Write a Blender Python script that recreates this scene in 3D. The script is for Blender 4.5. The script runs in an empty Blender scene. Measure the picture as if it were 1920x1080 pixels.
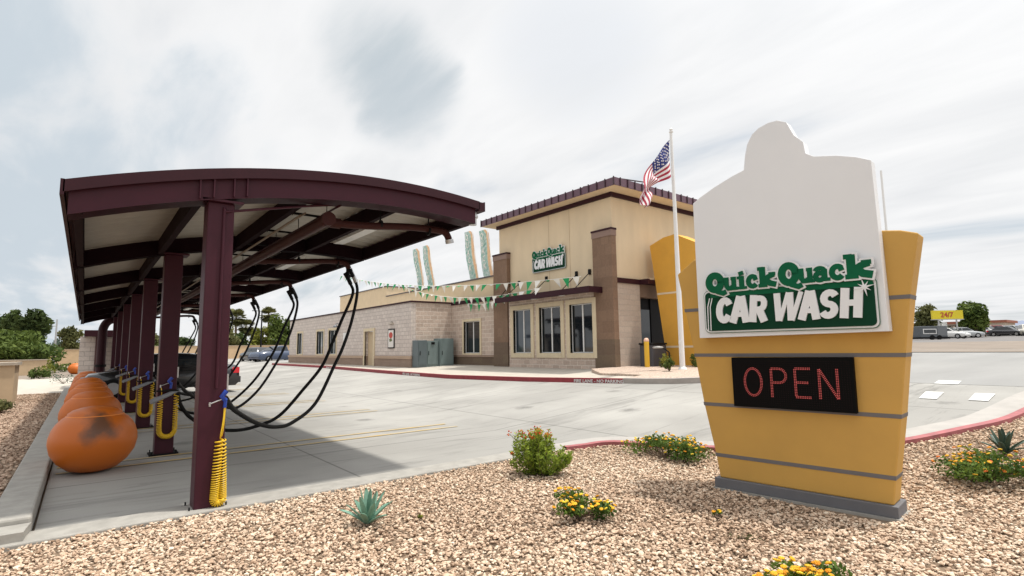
import bpy, math, random
import numpy as np
from math import sin, cos, pi, radians
from mathutils import Vector, Matrix, Euler
random.seed(7); rng = np.random.default_rng(7)
SC = bpy.context.scene
COL = SC.collection

# ------------------------------------------------------------------ camera
YAW, PITCH, ROLL = radians(38.3285), radians(6.3309), radians(-0.8253)
cam_d = bpy.data.cameras.new('camera'); cam = bpy.data.objects.new('camera', cam_d); COL.objects.link(cam)
fw = Vector((sin(YAW)*cos(PITCH), cos(YAW)*cos(PITCH), sin(PITCH)))
rt0 = Vector((cos(YAW), -sin(YAW), 0)); up0 = rt0.cross(fw)
rt = rt0*cos(ROLL) + up0*sin(ROLL); up = -rt0*sin(ROLL) + up0*cos(ROLL)
M = Matrix((rt, up, -fw)).transposed().to_4x4(); M.translation = Vector((0, 0, 1.5))
cam.matrix_world = M
cam_d.sensor_width = 36; cam_d.lens = 36*1010.32/1920
cam_d.clip_start = 0.05; cam_d.clip_end = 6000
SC.camera = cam

# ------------------------------------------------------------------ light
SUN = Vector((0.84, -0.50, 3.3)).normalized()
sd = bpy.data.lights.new('sun', 'SUN'); sd.energy = 3.8; sd.angle = radians(2.6); sd.color = (1, .955, .88)
so = bpy.data.objects.new('sun', sd); COL.objects.link(so)
so.rotation_euler = SUN.to_track_quat('Z', 'Y').to_euler()
so.location = (0, 0, 30)
SC.view_settings.view_transform = 'Standard'; SC.view_settings.look = 'None'
SC.view_settings.exposure = 0.0; SC.view_settings.gamma = 1
SC.cycles.max_bounces = 6; SC.cycles.diffuse_bounces = 3; SC.cycles.transparent_max_bounces = 8
SC.cycles.use_denoising = True

W = bpy.data.worlds.new('World'); SC.world = W; W.use_nodes = True
nt = W.node_tree; N = nt.nodes; Lk = nt.links; N.clear()
out = N.new('ShaderNodeOutputWorld'); bg = N.new('ShaderNodeBackground'); bg.inputs[1].default_value = 0.12
Lk.new(bg.outputs[0], out.inputs[0])
sky = N.new('ShaderNodeTexSky'); sky.sky_type = 'NISHITA'; sky.sun_disc = False
sky.sun_elevation = math.asin(SUN.z); sky.sun_rotation = math.atan2(SUN.x, SUN.y)
sky.dust_density = 2.0; sky.air_density = 1.0
def wn(t, **k):
    n = N.new(t)
    for a, b in k.items(): setattr(n, a, b)
    return n
def wmath(op, a, b=None, clamp=False):
    n = wn('ShaderNodeMath', operation=op, use_clamp=clamp)
    for i, v in enumerate((a, b)):
        if v is None: continue
        if isinstance(v, (int, float)): n.inputs[i].default_value = v
        else: Lk.new(v, n.inputs[i])
    return n.outputs[0]
tc = wn('ShaderNodeTexCoord'); sp = wn('ShaderNodeSeparateXYZ'); Lk.new(tc.outputs['Generated'], sp.inputs[0])
zc = wmath('MAXIMUM', sp.outputs[2], 0.02); zc = wmath('ADD', zc, 0.10)
cx = wmath('DIVIDE', sp.outputs[0], zc); cy = wmath('DIVIDE', sp.outputs[1], zc)
cb = wn('ShaderNodeCombineXYZ'); Lk.new(cx, cb.inputs[0]); Lk.new(cy, cb.inputs[1])
mp = wn('ShaderNodeMapping'); Lk.new(cb.outputs[0], mp.inputs[0])
mp.inputs['Rotation'].default_value = (0, 0, radians(12)); mp.inputs['Scale'].default_value = (1.25, 0.42, 1); mp.inputs['Location'].default_value = (3.1, 0.4, 0)
n1 = wn('ShaderNodeTexNoise'); n1.inputs['Scale'].default_value = 0.9; n1.inputs['Detail'].default_value = 7; n1.inputs['Roughness'].default_value = .5; n1.inputs['Distortion'].default_value = .5
Lk.new(mp.outputs[0], n1.inputs['Vector'])
n2 = wn('ShaderNodeTexNoise'); n2.inputs['Scale'].default_value = 2.6; n2.inputs['Detail'].default_value = 8; n2.inputs['Roughness'].default_value = .55; n2.inputs['Distortion'].default_value = .3
Lk.new(mp.outputs[0], n2.inputs['Vector'])
mr = wn('ShaderNodeMapRange', interpolation_type='SMOOTHSTEP'); Lk.new(n1.outputs[0], mr.inputs[0])
mr.inputs[1].default_value = .24; mr.inputs[2].default_value = .44; mr.inputs[3].default_value = 0.0; mr.inputs[4].default_value = 1
cr = wn('ShaderNodeMix', data_type='RGBA'); Lk.new(n2.outputs[0], cr.inputs[0])
cr.inputs[6].default_value = (6.1, 6.25, 6.45, 1); cr.inputs[7].default_value = (8.9, 8.85, 8.8, 1)
thin = wn('ShaderNodeMix', data_type='RGBA'); thin.inputs[0].default_value = .72
Lk.new(sky.outputs[0], thin.inputs[6]); thin.inputs[7].default_value = (5.2, 5.7, 6.1, 1)
mx = wn('ShaderNodeMix', data_type='RGBA'); Lk.new(mr.outputs[0], mx.inputs[0]); Lk.new(thin.outputs[2], mx.inputs[6]); Lk.new(cr.outputs[2], mx.inputs[7])
# thinner, bluer gaps in the cloud at a few bearings
def gap(d, c0, c1, amt, col, nz=2.2):
    global lastc
    a = wn('ShaderNodeVectorMath', operation='DOT_PRODUCT'); Lk.new(tc.outputs['Generated'], a.inputs[0]); a.inputs[1].default_value = Vector(d).normalized()
    ns = wmath('MULTIPLY', wmath('SUBTRACT', wmath('ADD', wmath('MULTIPLY', n1.outputs[0], .6), wmath('MULTIPLY', n2.outputs[0], .9)), .76), (c1-c0)*nz)
    v = wmath('ADD', a.outputs['Value'], ns)
    m_ = wn('ShaderNodeMapRange', interpolation_type='SMOOTHSTEP'); Lk.new(v, m_.inputs[0]); m_.inputs[1].default_value = c0; m_.inputs[2].default_value = c1; m_.inputs[4].default_value = amt
    x = wn('ShaderNodeMix', data_type='RGBA'); Lk.new(m_.outputs[0], x.inputs[0]); Lk.new(lastc, x.inputs[6]); x.inputs[7].default_value = (*col, 1); lastc = x.outputs[2]
lastc = mx.outputs[2]
gap((.365, .795, .488), .9925, 1.0012, .95, (4.3, 4.9, 5.3), 2.6)
gap((.405, .805, .435), .9940, 1.001, .65, (4.8, 5.3, 5.7), 2.6)
gap((-.22, .95, .24), .90, 1.0, .85, (4.6, 5.3, 5.9), 3.0)
gap((.62, .59, .52), .985, 1.0, .40, (5.8, 6.2, 6.8))
# brighter thin cloud round the veiled sun, high above the frame
dt = wn('ShaderNodeVectorMath', operation='DOT_PRODUCT'); Lk.new(tc.outputs['Generated'], dt.inputs[0]); dt.inputs[1].default_value = SUN
gl = wmath('MAXIMUM', dt.outputs['Value'], 0.0); gl = wmath('POWER', gl, 7.0); gl = wmath('MULTIPLY', gl, 2.2); gl = wmath('ADD', gl, 1.0)
vs = wn('ShaderNodeVectorMath', operation='SCALE'); Lk.new(lastc, vs.inputs[0]); Lk.new(gl, vs.inputs['Scale'])
Lk.new(vs.outputs[0], bg.inputs[0])

# ------------------------------------------------------------------ materials
MATS = {}
def mat(name, col, rough=.6, var=.0, scale=8., metal=0., bump=0., col2=None, emit=None, spec=.5, obj_random=False, coat=0., stretch=None):
    if name in MATS: return MATS[name]
    m = bpy.data.materials.new(name); m.use_nodes = True; t = m.node_tree; n = t.nodes; b = n['Principled BSDF']
    b.inputs['Base Color'].default_value = (*col, 1); b.inputs['Roughness'].default_value = rough; b.inputs['Metallic'].default_value = metal
    b.inputs['Specular IOR Level'].default_value = spec
    if coat: b.inputs['Coat Weight'].default_value = coat; b.inputs['Coat Roughness'].default_value = .08
    if emit: b.inputs['Emission Color'].default_value = (*emit[:3], 1); b.inputs['Emission Strength'].default_value = emit[3]
    if var or bump:
        tc = n.new('ShaderNodeTexCoord'); src = tc.outputs['Object']
        if stretch:
            mp = n.new('ShaderNodeMapping'); mp.inputs['Scale'].default_value = stretch; t.links.new(src, mp.inputs[0]); src = mp.outputs[0]
        ns = n.new('ShaderNodeTexNoise'); ns.inputs['Scale'].default_value = scale; ns.inputs['Detail'].default_value = 6; ns.inputs['Roughness'].default_value = .6
        t.links.new(src, ns.inputs['Vector'])
        if var:
            r = n.new('ShaderNodeValToRGB'); r.color_ramp.elements[0].position = .32; r.color_ramp.elements[1].position = .68
            c2 = col2 or tuple(min(1, c*(1+var)) for c in col); c1 = tuple(c*(1-var) for c in col) if not col2 else col
            r.color_ramp.elements[0].color = (*c1, 1); r.color_ramp.elements[1].color = (*c2, 1)
            t.links.new(ns.outputs[0], r.inputs[0]); t.links.new(r.outputs[0], b.inputs['Base Color'])
            mrr = n.new('ShaderNodeMapRange'); mrr.inputs[3].default_value = max(.02, rough-.08); mrr.inputs[4].default_value = min(1, rough+.1)
            t.links.new(ns.outputs[0], mrr.inputs[0]); t.links.new(mrr.outputs[0], b.inputs['Roughness'])
        if bump:
            bp = n.new('ShaderNodeBump'); bp.inputs['Strength'].default_value = bump; bp.inputs['Distance'].default_value = .01
            t.links.new(ns.outputs[0], bp.inputs['Height']); t.links.new(bp.outputs[0], b.inputs['Normal'])
    MATS[name] = m; return m

def mat_attr(name, lo, hi, rough=.7, third=None, trans=0.):
    """colour picked per leaf or stone from the mesh's own random 'tone' attribute"""
    if name in MATS: return MATS[name]
    m = bpy.data.materials.new(name); m.use_nodes = True; t = m.node_tree; n = t.nodes; b = n['Principled BSDF']
    at = n.new('ShaderNodeAttribute'); at.attribute_name = 'tone'
    r = n.new('ShaderNodeValToRGB'); r.color_ramp.elements[0].color = (*lo, 1); r.color_ramp.elements[1].color = (*hi, 1)
    if third:
        for pos, c in third:
            e = r.color_ramp.elements.new(pos); e.color = (*c, 1)
    t.links.new(at.outputs['Fac'], r.inputs[0]); t.links.new(r.outputs[0], b.inputs['Base Color'])
    b.inputs['Roughness'].default_value = rough; b.inputs['Specular IOR Level'].default_value = .3
    if trans:
        tr = n.new('ShaderNodeBsdfTranslucent'); t.links.new(r.outputs[0], tr.inputs[0]); ms = n.new('ShaderNodeMixShader'); ms.inputs[0].default_value = trans
        t.links.new(b.outputs[0], ms.inputs[1]); t.links.new(tr.outputs[0], ms.inputs[2]); t.links.new(ms.outputs[0], n['Material Output'].inputs[0])
    MATS[name] = m; return m

def mat_block(name, c1, c2, mortar, w=.4, h=.2, ms=.010, offs=.5):
    if name in MATS: return MATS[name]
    m = bpy.data.materials.new(name); m.use_nodes = True; t = m.node_tree; n = t.nodes; b = n['Principled BSDF']; L = t.links.new
    g = n.new('ShaderNodeNewGeometry'); s = n.new('ShaderNodeSeparateXYZ'); L(g.outputs['Position'], s.inputs[0])
    a = n.new('ShaderNodeMath'); a.operation = 'ADD'; L(s.outputs[0], a.inputs[0]); L(s.outputs[1], a.inputs[1])
    c = n.new('ShaderNodeCombineXYZ'); L(a.outputs[0], c.inputs[0]); L(s.outputs[2], c.inputs[1])
    br = n.new('ShaderNodeTexBrick'); L(c.outputs[0], br.inputs['Vector'])
    br.inputs['Color1'].default_value = (*c1, 1); br.inputs['Color2'].default_value = (*c2, 1); br.inputs['Mortar'].default_value = (*mortar, 1)
    br.inputs['Scale'].default_value = 1; br.inputs['Brick Width'].default_value = w; br.inputs['Row Height'].default_value = h
    br.inputs['Mortar Size'].default_value = ms; br.inputs['Mortar Smooth'].default_value = .3; br.offset = offs
    ns = n.new('ShaderNodeTexNoise'); ns.inputs['Scale'].default_value = 14; ns.inputs['Detail'].default_value = 6; L(g.outputs['Position'], ns.inputs['Vector'])
    mr = n.new('ShaderNodeMapRange'); mr.inputs[3].default_value = .78; mr.inputs[4].default_value = 1.2; L(ns.outputs[0], mr.inputs[0])
    v = n.new('ShaderNodeVectorMath'); v.operation = 'SCALE'; L(br.outputs['Color'], v.inputs[0]); L(mr.outputs[0], v.inputs['Scale'])
    L(v.outputs[0], b.inputs['Base Color']); b.inputs['Roughness'].default_value = .9
    ad = n.new('ShaderNodeMath'); ad.operation = 'MULTIPLY_ADD'; L(br.outputs['Fac'], ad.inputs[0]); ad.inputs[1].default_value = -1.0; L(ns.outputs[0], ad.inputs[2])
    bp = n.new('ShaderNodeBump'); bp.inputs['Strength'].default_value = .7; bp.inputs['Distance'].default_value = .012; L(ad.outputs[0], bp.inputs['Height']); L(bp.outputs[0], b.inputs['Normal'])
    MATS[name] = m; return m

def mat_concrete():
    m = bpy.data.materials.new('lot_concrete'); m.use_nodes = True; t = m.node_tree; n = t.nodes; b = n['Principled BSDF']; L = t.links.new
    g = n.new('ShaderNodeNewGeometry'); P = g.outputs['Position']
    def noise(sc, det=5, ro=.6, st=None, dist=0):
        v = P
        if st:
            mp = n.new('ShaderNodeMapping'); mp.inputs['Scale'].default_value = st; mp.inputs['Rotation'].default_value = (0, 0, radians(-4)); L(P, mp.inputs[0]); v = mp.outputs[0]
        x = n.new('ShaderNodeTexNoise'); x.inputs['Scale'].default_value = sc; x.inputs['Detail'].default_value = det; x.inputs['Roughness'].default_value = ro; x.inputs['Distortion'].default_value = dist
        L(v, x.inputs['Vector']); return x.outputs[0]
    def rng_(s, a, b_, c, d):
        x = n.new('ShaderNodeMapRange'); L(s, x.inputs[0])
        for i, q in enumerate((a, b_, c, d)): x.inputs[i+1].default_value = q
        return x.outputs[0]
    def mul(a, c):
        x = n.new('ShaderNodeMath'); x.operation = 'MULTIPLY'; L(a, x.inputs[0])
        if isinstance(c, float): x.inputs[1].default_value = c
        else: L(c, x.inputs[1])
        return x.outputs[0]
    f = rng_(noise(.35), .3, .7, .90, 1.06)
    f = mul(f, rng_(noise(60, 3), .2, .8, .93, 1.06))
    f = mul(f, rng_(noise(1.1, 6, .65, (.28, 1.5, 1), .6), .55, .74, 1.0, .62))      # tyre and wash streaks running across the lanes
    f = mul(f, rng_(noise(1.6, 6, .7, (.22, 2.6, 1), 1.0), .57, .68, 1.0, .74))
    vo = n.new('ShaderNodeTexVoronoi'); vo.inputs['Scale'].default_value = .55; vo.inputs['Randomness'].default_value = 1; L(P, vo.inputs['Vector'])
    dd = n.new('ShaderNodeMath'); dd.operation = 'MULTIPLY_ADD'; L(noise(7, 5, .7), dd.inputs[0]); dd.inputs[1].default_value = .22; L(vo.outputs['Distance'], dd.inputs[2])
    f = mul(f, rng_(dd.outputs[0], .13, .25, .55, 1.0))
    f = mul(f, rng_(noise(.22, 4, .6), .44, .60, .80, 1.0))
    s = n.new('ShaderNodeSeparateXYZ'); L(P, s.inputs[0])
    def joint(o, period, off, hw=.009, depth=.45):
        a = n.new('ShaderNodeMath'); a.operation = 'ADD'; L(o, a.inputs[0]); a.inputs[1].default_value = -off+period*50
        md = n.new('ShaderNodeMath'); md.operation = 'MODULO'; L(a.outputs[0], md.inputs[0]); md.inputs[1].default_value = period
        sb = n.new('ShaderNodeMath'); sb.operation = 'SUBTRACT'; L(md.outputs[0], sb.inputs[0]); sb.inputs[1].default_value = period/2
        ab = n.new('ShaderNodeMath'); ab.operation = 'ABSOLUTE'; L(sb.outputs[0], ab.inputs[0])
        return rng_(ab.outputs[0], period/2-hw*2, period/2-hw, 1.0, 1-depth)
    f = mul(f, joint(s.outputs[0], 4.2, 2.66)); f = mul(f, joint(s.outputs[1], 4.4, 3.75))
    v = n.new('ShaderNodeVectorMath'); v.operation = 'SCALE'; v.inputs[0].default_value = (.375, .365, .34); L(f, v.inputs['Scale'])
    L(v.outputs[0], b.inputs['Base Color']); b.inputs['Roughness'].default_value = .82; b.inputs['Specular IOR Level'].default_value = .3
    bp = n.new('ShaderNodeBump'); bp.inputs['Strength'].default_value = .25; bp.inputs['Distance'].default_value = .004; L(noise(90, 4), bp.inputs['Height']); L(bp.outputs[0], b.inputs['Normal'])
    return m

maroon = mat('maroon_paint', (.050, .011, .020), .45, .10, 5, bump=.03, spec=.22)
maroon_dark = mat('dark_maroon_trim', (.035, .009, .014), .55, .1, 5, spec=.2)
maroon_roof = mat('maroon_roof_metal', (.075, .028, .04), .4, .12, 4)
maroon_shade = mat('shaded_maroon_paint', (.012, .004, .006), .8, .1, 5, spec=.08)  # same maroon paint, darkened to carry the shade under the roof
deck_white = mat('roof_deck_white', (.33, .305, .26), .5, .10, 3, stretch=(1, .2, 1))
conc = mat_concrete()
kerb_m = mat('kerb_concrete', (.33, .315, .285), .85, .14, 7, bump=.3)
walk_m = mat('sidewalk_concrete', (.46, .42, .36), .85, .10, 2, bump=.2)
red_kerb = mat('red_kerb_paint', (.26, .03, .04), .6, .18, 6)
pink_kerb = mat('faded_red_kerb_paint', (.33, .105, .11), .7, .22, 6)
dirt_m = mat('gravel_dirt', (.19, .135, .09), .95, .25, 9, bump=.6)
dirt_far = mat('far_dirt', (.22, .18, .145), .95, .16, .4)
terrain_m = mat('desert_ground', (.33, .26, .19), .95, .2, .3)
asph = mat('road_asphalt', (.27, .268, .26), .9, .12, .5, stretch=(.2, 1, 1))
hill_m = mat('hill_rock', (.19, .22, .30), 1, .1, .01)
yellow_paint = mat('faded_yellow_line', (.50, .345, .12), .85, .1, 2.5, col2=(.42, .37, .27))
white_paint = mat('white_line_paint', (.60, .60, .58), .8, .15, 5)
stucco = mat('tan_stucco', (.70, .575, .40), .9, .06, 1.6, bump=.3, stretch=(1, 1, .35))
stucco_l = mat('cream_stucco', (.70, .56, .38), .9, .05, 3, bump=.15)
trim_l = mat('cream_window_trim', (.66, .56, .39), .8, .05, 4)
block = mat_block('split_face_block', (.60, .48, .40), (.47, .37, .305), (.70, .62, .54), ms=.014)
block_l = mat_block('pale_block', (.66, .585, .53), (.57, .50, .455), (.42, .37, .34), ms=.012)
block_b = mat_block('brown_block', (.235, .15, .10), (.20, .125, .082), (.22, .145, .10), .4, .4, .006)
block_d = mat_block('dark_brown_block', (.165, .12, .08), (.145, .10, .07), (.2, .14, .1), .8, .4, .005)
block_w = mat_block('wainscot_block', (.33, .24, .185), (.29, .21, .16), (.33, .25, .2), .4, .2, .006)
glass_d = mat('dark_glass', (.012, .016, .02), .04, spec=.8)
glass_b = mat('blue_grey_glass', (.03, .045, .06), .04, spec=.9)
white_f = mat('white_frame', (.75, .75, .73), .5, .03, 5)
black_m = mat('black_rubber', (.006, .006, .006), .6, .2, 8, spec=.15)
black_s = mat('black_steel', (.008, .008, .009), .6, spec=.15)
yellow_h = mat('yellow_coil_plastic', (.80, .52, .02), .35)
blue_m = mat('blue_plastic', (.01, .05, .35), .4)
grey_pl = mat('grey_plastic', (.22, .23, .25), .5, .1, 8)
orange_m = None
ochre = mat('ochre_sign_stucco', (.56, .325, .075), .75, .05, 2, bump=.08)
ochre_l = mat('amber_pylon_stucco', (.68, .36, .05), .75, .05, 2)
sign_grey = mat('sign_grey_band', (.15, .14, .14), .7, .06, 5)
sign_base = mat('sign_grey_plinth', (.14, .14, .15), .8, .08, 5)
sign_white = mat('white_sign_face', (.76, .78, .80), .4, .02, 2)
green_m = mat('green_sign_face', (.002, .105, .045), .6, .10, 4, spec=.15)
green_d = mat('dark_green_sign_face', (.001, .040, .018), .6, .1, 3, spec=.15)
galv = mat('galvanised_steel', (.5, .5, .5), .35, .1, 5, metal=.8)
cab_m = mat('grey_green_cabinet', (.17, .22, .22), .5, .06, 4)
cab_d = mat('dark_grey_cabinet', (.11, .14, .15), .5, .06, 4)
door_m = mat('tan_door', (.55, .43, .28), .6, .04, 4)
beige_wall = mat('beige_garden_wall', (.52, .39, .25), .9, .07, 3, bump=.2)
beige_cap = mat('wall_cap', (.42, .36, .29), .9, .07, 3)
bark = mat('bark', (.13, .09, .06), .95, .25, 12, bump=.5)
pole_w = mat('white_pole', (.78, .78, .77), .35, .02, 4)
cloth_w = mat('white_pennant', (.82, .80, .74), .8)
cloth_g = mat('green_pennant', (.005, .30, .09), .7)
lamp_w = mat('lamp_diffuser', (.62, .62, .60), .4, .05, 5)

# ------------------------------------------------------------------ mesh helpers
class MB:
    def __init__(s): s.v = []; s.f = []; s.mi = []; s.sm = []; s.cur = 0
    def add(s, vs, fs, smooth=False):
        o = len(s.v); s.v += [tuple(v) for v in vs]; s.f += [tuple(i+o for i in f) for f in fs]
        s.mi += [s.cur]*len(fs); s.sm += [smooth]*len(fs); return s
    def box(s, x0, x1, y0, y1, z0, z1, bev=0):
        if bev:
            b = bev
            pts = [(x0+b, y0), (x1-b, y0), (x1, y0+b), (x1, y1-b), (x1-b, y1), (x0+b, y1), (x0, y1-b), (x0, y0+b)]
            return s.prism_z(pts, z0, z1, cap_in=b)
        vs = [(x, y, z) for z in (z0, z1) for x, y in ((x0, y0), (x1, y0), (x1, y1), (x0, y1))]
        return s.add(vs, [(0, 3, 2, 1), (4, 5, 6, 7), (0, 1, 5, 4), (1, 2, 6, 5), (2, 3, 7, 6), (3, 0, 4, 7)])
    def obox(s, c, ax, ay, az):
        c, ax, ay, az = map(Vector, (c, ax, ay, az))
        vs = [c + ax*i + ay*j + az*k for k in (-1, 1) for i, j in ((-1, -1), (1, -1), (1, 1), (-1, 1))]
        return s.add(vs, [(0, 3, 2, 1), (4, 5, 6, 7), (0, 1, 5, 4), (1, 2, 6, 5), (2, 3, 7, 6), (3, 0, 4, 7)])
    def prism_z(s, pts, z0, z1, cap_in=0):
        n = len(pts); z0f = z0 if callable(z0) else (lambda x, y: z0); z1f = z1 if callable(z1) else (lambda x, y: z1)
        if cap_in:
            cx = sum(p[0] for p in pts)/n; cy = sum(p[1] for p in pts)/n
            top = []
            for x, y in pts:
                dx, dy = cx-x, cy-y; l = math.hypot(dx, dy); top.append((x+dx/l*cap_in, y+dy/l*cap_in, z1f(x, y)))
            vs = [(x, y, z0f(x, y)) for x, y in pts] + [(x, y, z1f(x, y)-cap_in) for x, y in pts] + top
            fs = [tuple(range(n-1, -1, -1)), tuple(range(2*n, 3*n))]
            for k in (0, n): fs += [(k+i, k+(i+1) % n, k+n+(i+1) % n, k+n+i) for i in range(n)]
            return s.add(vs, fs)
        vs = [(x, y, z0f(x, y)) for x, y in pts] + [(x, y, z1f(x, y)) for x, y in pts]
        return s.add(vs, [tuple(range(n-1, -1, -1)), tuple(range(n, 2*n))] + [(i, (i+1) % n, n+(i+1) % n, n+i) for i in range(n)])
    def prism_y(s, pts, y0, y1):  # outline in (x,z), pushed along y
        n = len(pts); vs = [(x, y0, z) for x, z in pts] + [(x, y1, z) for x, z in pts]
        return s.add(vs, [tuple(range(n)), tuple(range(2*n-1, n-1, -1))] + [((i+1) % n, i, n+i, n+(i+1) % n) for i in range(n)])
    def prism_x(s, pts, x0, x1):  # outline in (y,z)
        n = len(pts); vs = [(x0, y, z) for y, z in pts] + [(x1, y, z) for y, z in pts]
        return s.add(vs, [tuple(range(n-1, -1, -1)), tuple(range(n, 2*n))] + [(i, (i+1) % n, n+(i+1) % n, n+i) for i in range(n)])
    def tube(s, path, r, seg=8, caps=True, smooth=True):
        P = [Vector(p) for p in path]; n = len(P); rr = r if isinstance(r, (list, tuple)) else [r]*n
        t0 = (P[1]-P[0]).normalized(); a = Vector((0, 0, 1)) if abs(t0.z) < .9 else Vector((1, 0, 0))
        u = t0.cross(a).normalized(); vs = []
        for i in range(n):
            t = (P[min(i+1, n-1)]-P[max(i-1, 0)]); t = t.normalized() if t.length > 1e-9 else t0
            u = (u - t*u.dot(t)); u = u.normalized() if u.length > 1e-6 else t.orthogonal().normalized(); w = t.cross(u)
            for k in range(seg):
                a = 2*pi*k/seg; vs.append(P[i]+(u*cos(a)+w*sin(a))*rr[i])
        fs = [(i*seg+k, i*seg+(k+1) % seg, (i+1)*seg+(k+1) % seg, (i+1)*seg+k) for i in range(n-1) for k in range(seg)]
        s.add(vs, fs, smooth)
        if caps:
            s.add(vs[:seg], [tuple(range(seg-1, -1, -1))]); s.add(vs[-seg:], [tuple(range(seg))])
        return s
    def lathe(s, prof, c=(0, 0, 0), seg=24, smooth=True):
        vs = [(c[0]+r*cos(2*pi*k/seg), c[1]+r*sin(2*pi*k/seg), c[2]+z) for r, z in prof for k in range(seg)]
        fs = [(i*seg+k, i*seg+(k+1) % seg, (i+1)*seg+(k+1) % seg, (i+1)*seg+k) for i in range(len(prof)-1) for k in range(seg)]
        return s.add(vs, fs, smooth)
    def grid(s, rows, smooth=True):
        m = len(rows[0]); vs = [p for r in rows for p in r]
        return s.add(vs, [(i*m+j, i*m+j+1, (i+1)*m+j+1, (i+1)*m+j) for i in range(len(rows)-1) for j in range(m-1)], smooth)
    def build(s, name, m, parent=None, world=False, bevel=0):
        me = bpy.data.meshes.new(name); v = s.v
        if world and parent is not None:
            L = root_loc(parent); v = [(a[0]-L.x, a[1]-L.y, a[2]-L.z) for a in v]
        me.from_pydata(v, [], s.f)
        ms = m if isinstance(m, (list, tuple)) else [m]
        for q in ms: me.materials.append(q)
        me.polygons.foreach_set('material_index', s.mi); me.polygons.foreach_set('use_smooth', s.sm); me.update()
        o = bpy.data.objects.new(name, me); COL.objects.link(o)
        if parent is not None: o.parent = parent
        if bevel:
            bv = o.modifiers.new('bevel', 'BEVEL'); bv.width = bevel; bv.segments = 2; bv.limit_method = 'ANGLE'; bv.angle_limit = radians(40)
        return o
def root_loc(o):
    while o.parent is not None: o = o.parent
    return o.location
def thing(name, label, cat, loc=(0, 0, 0), rz=0, group=None):
    o = bpy.data.objects.new(name, None); COL.objects.link(o); o.location = loc; o.rotation_euler = (0, 0, rz); o.empty_display_size = .2
    o['label'] = label; o['category'] = cat
    if group: o['group'] = group
    return o
def tag(o, label, cat, group=None):
    o['label'] = label; o['category'] = cat
    if group: o['group'] = group
    return o
def struct(o, kind='structure'): o['kind'] = kind; return o
def kids(o): return [c for c in bpy.data.objects if c.parent == o]
def copy_tree(o, parent=None):
    c = o.copy(); COL.objects.link(c); c.parent = parent
    for ch in kids(o): copy_tree(ch, c)
    return c
def catmull(pts, n=10):
    P = [Vector(p) for p in pts]; P = [P[0]*2-P[1]] + P + [P[-1]*2-P[-2]]; o = []
    for i in range(1, len(P)-2):
        for k in range(n):
            t = k/n; a, b, c, d = P[i-1:i+3]
            o.append(.5*((2*b)+(c-a)*t+(2*a-5*b+4*c-d)*t*t+(3*b-a-3*c+d)*t**3))
    o.append(P[-2]); return o
def g(x): return float(np.interp(x, [-50, 6, 13.5, 128, 600, 1400], [0, 0, .62, 2.4, 3.2, 3.2]))
def np_mesh(name, V, F, tone=None, m=None, smooth=False):
    me = bpy.data.meshes.new(name); nv, nf, k = len(V), len(F), F.shape[1]
    me.vertices.add(nv); me.vertices.foreach_set('co', V.astype(np.float32).ravel())
    me.loops.add(nf*k); me.loops.foreach_set('vertex_index', F.astype(np.int32).ravel())
    me.polygons.add(nf); me.polygons.foreach_set('loop_start', np.arange(0, nf*k, k, dtype=np.int32)); me.polygons.foreach_set('loop_total', np.full(nf, k, dtype=np.int32))
    me.polygons.foreach_set('use_smooth', np.full(nf, smooth))
    me.update(calc_edges=True)
    if tone is not None:
        at = me.attributes.new('tone', 'FLOAT', 'FACE'); at.data.foreach_set('value', tone.astype(np.float32))
    if m: me.materials.append(m)
    return me
def text_mb(body, size, font_off=.0, ext=.004):
    c = bpy.data.curves.new('t', 'FONT'); c.body = body; c.size = size; c.extrude = ext; c.offset = font_off; c.align_x = 'LEFT'; c.resolution_u = 3
    o = bpy.data.objects.new('t', c); COL.objects.link(o)
    dg = bpy.context.evaluated_depsgraph_get(); me = o.evaluated_get(dg).to_mesh()
    vs = [tuple(v.co) for v in me.vertices]; fs = [tuple(p.vertices) for p in me.polygons]
    o.evaluated_get(dg).to_mesh_clear(); bpy.data.objects.remove(o); bpy.data.curves.remove(c)
    return vs, fs

# ------------------------------------------------------------------ ground
XS = [-900, -50, 6, 13.5, 34.5, 66, 128, 600, 1400]
def sheet(name, x0, x1, y0, y1, dz, m, kind='structure', ny=1):
    xs = sorted({x0, x1, *[x for x in XS if x0 < x < x1]})
    mb = MB(); mb.grid([[(x, y, g(x)+dz) for y in (y0, y1)][::-1] for x in xs], False)
    return struct(mb.build(name, m), kind)
sheet('ground', -900, 1400, -900, 1400, -.055, terrain_m)
# concrete lot: everything behind the front kerb, and the drive that wraps round the sign island
sheet('parking_lot', -.25, 34.4, 5.9, 75, 0, conc)
isl = [(5.6, 5.9), (6.21, 5.75), (6.47, 5.32), (6.60, 4.8), (6.78, 4.34), (7.3, 3.4), (8.0, 2.75), (8.47, 2.45), (9.38, 2.12), (10.26, 1.83), (11.26, 1.70), (13.0, 1.55), (14.5, 1.2), (16, .3), (17, -2)]
isl = [(p.x, p.y) for p in catmull([(a, b, 0) for a, b in isl], 5)]
mb = MB()
for (a, b), (c, d) in zip(isl[:-1], isl[1:]):
    if c > a: mb.add([(a, b, g(a)), (c, d, g(c)), (c, 5.9, g(c)), (a, 5.9, g(a))], [(0, 1, 2, 3)])
for x0, x1 in ((17, 34.4),): mb.add([(x0, -30, g(x0)), (x1, -30, g(x1)), (x1, 5.9, g(x1)), (x0, 5.9, g(x0))], [(0, 1, 2, 3)])
struct(mb.build('drive', conc))
sheet('road', 14, 34.3, -60, 75, .004, asph)
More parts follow.
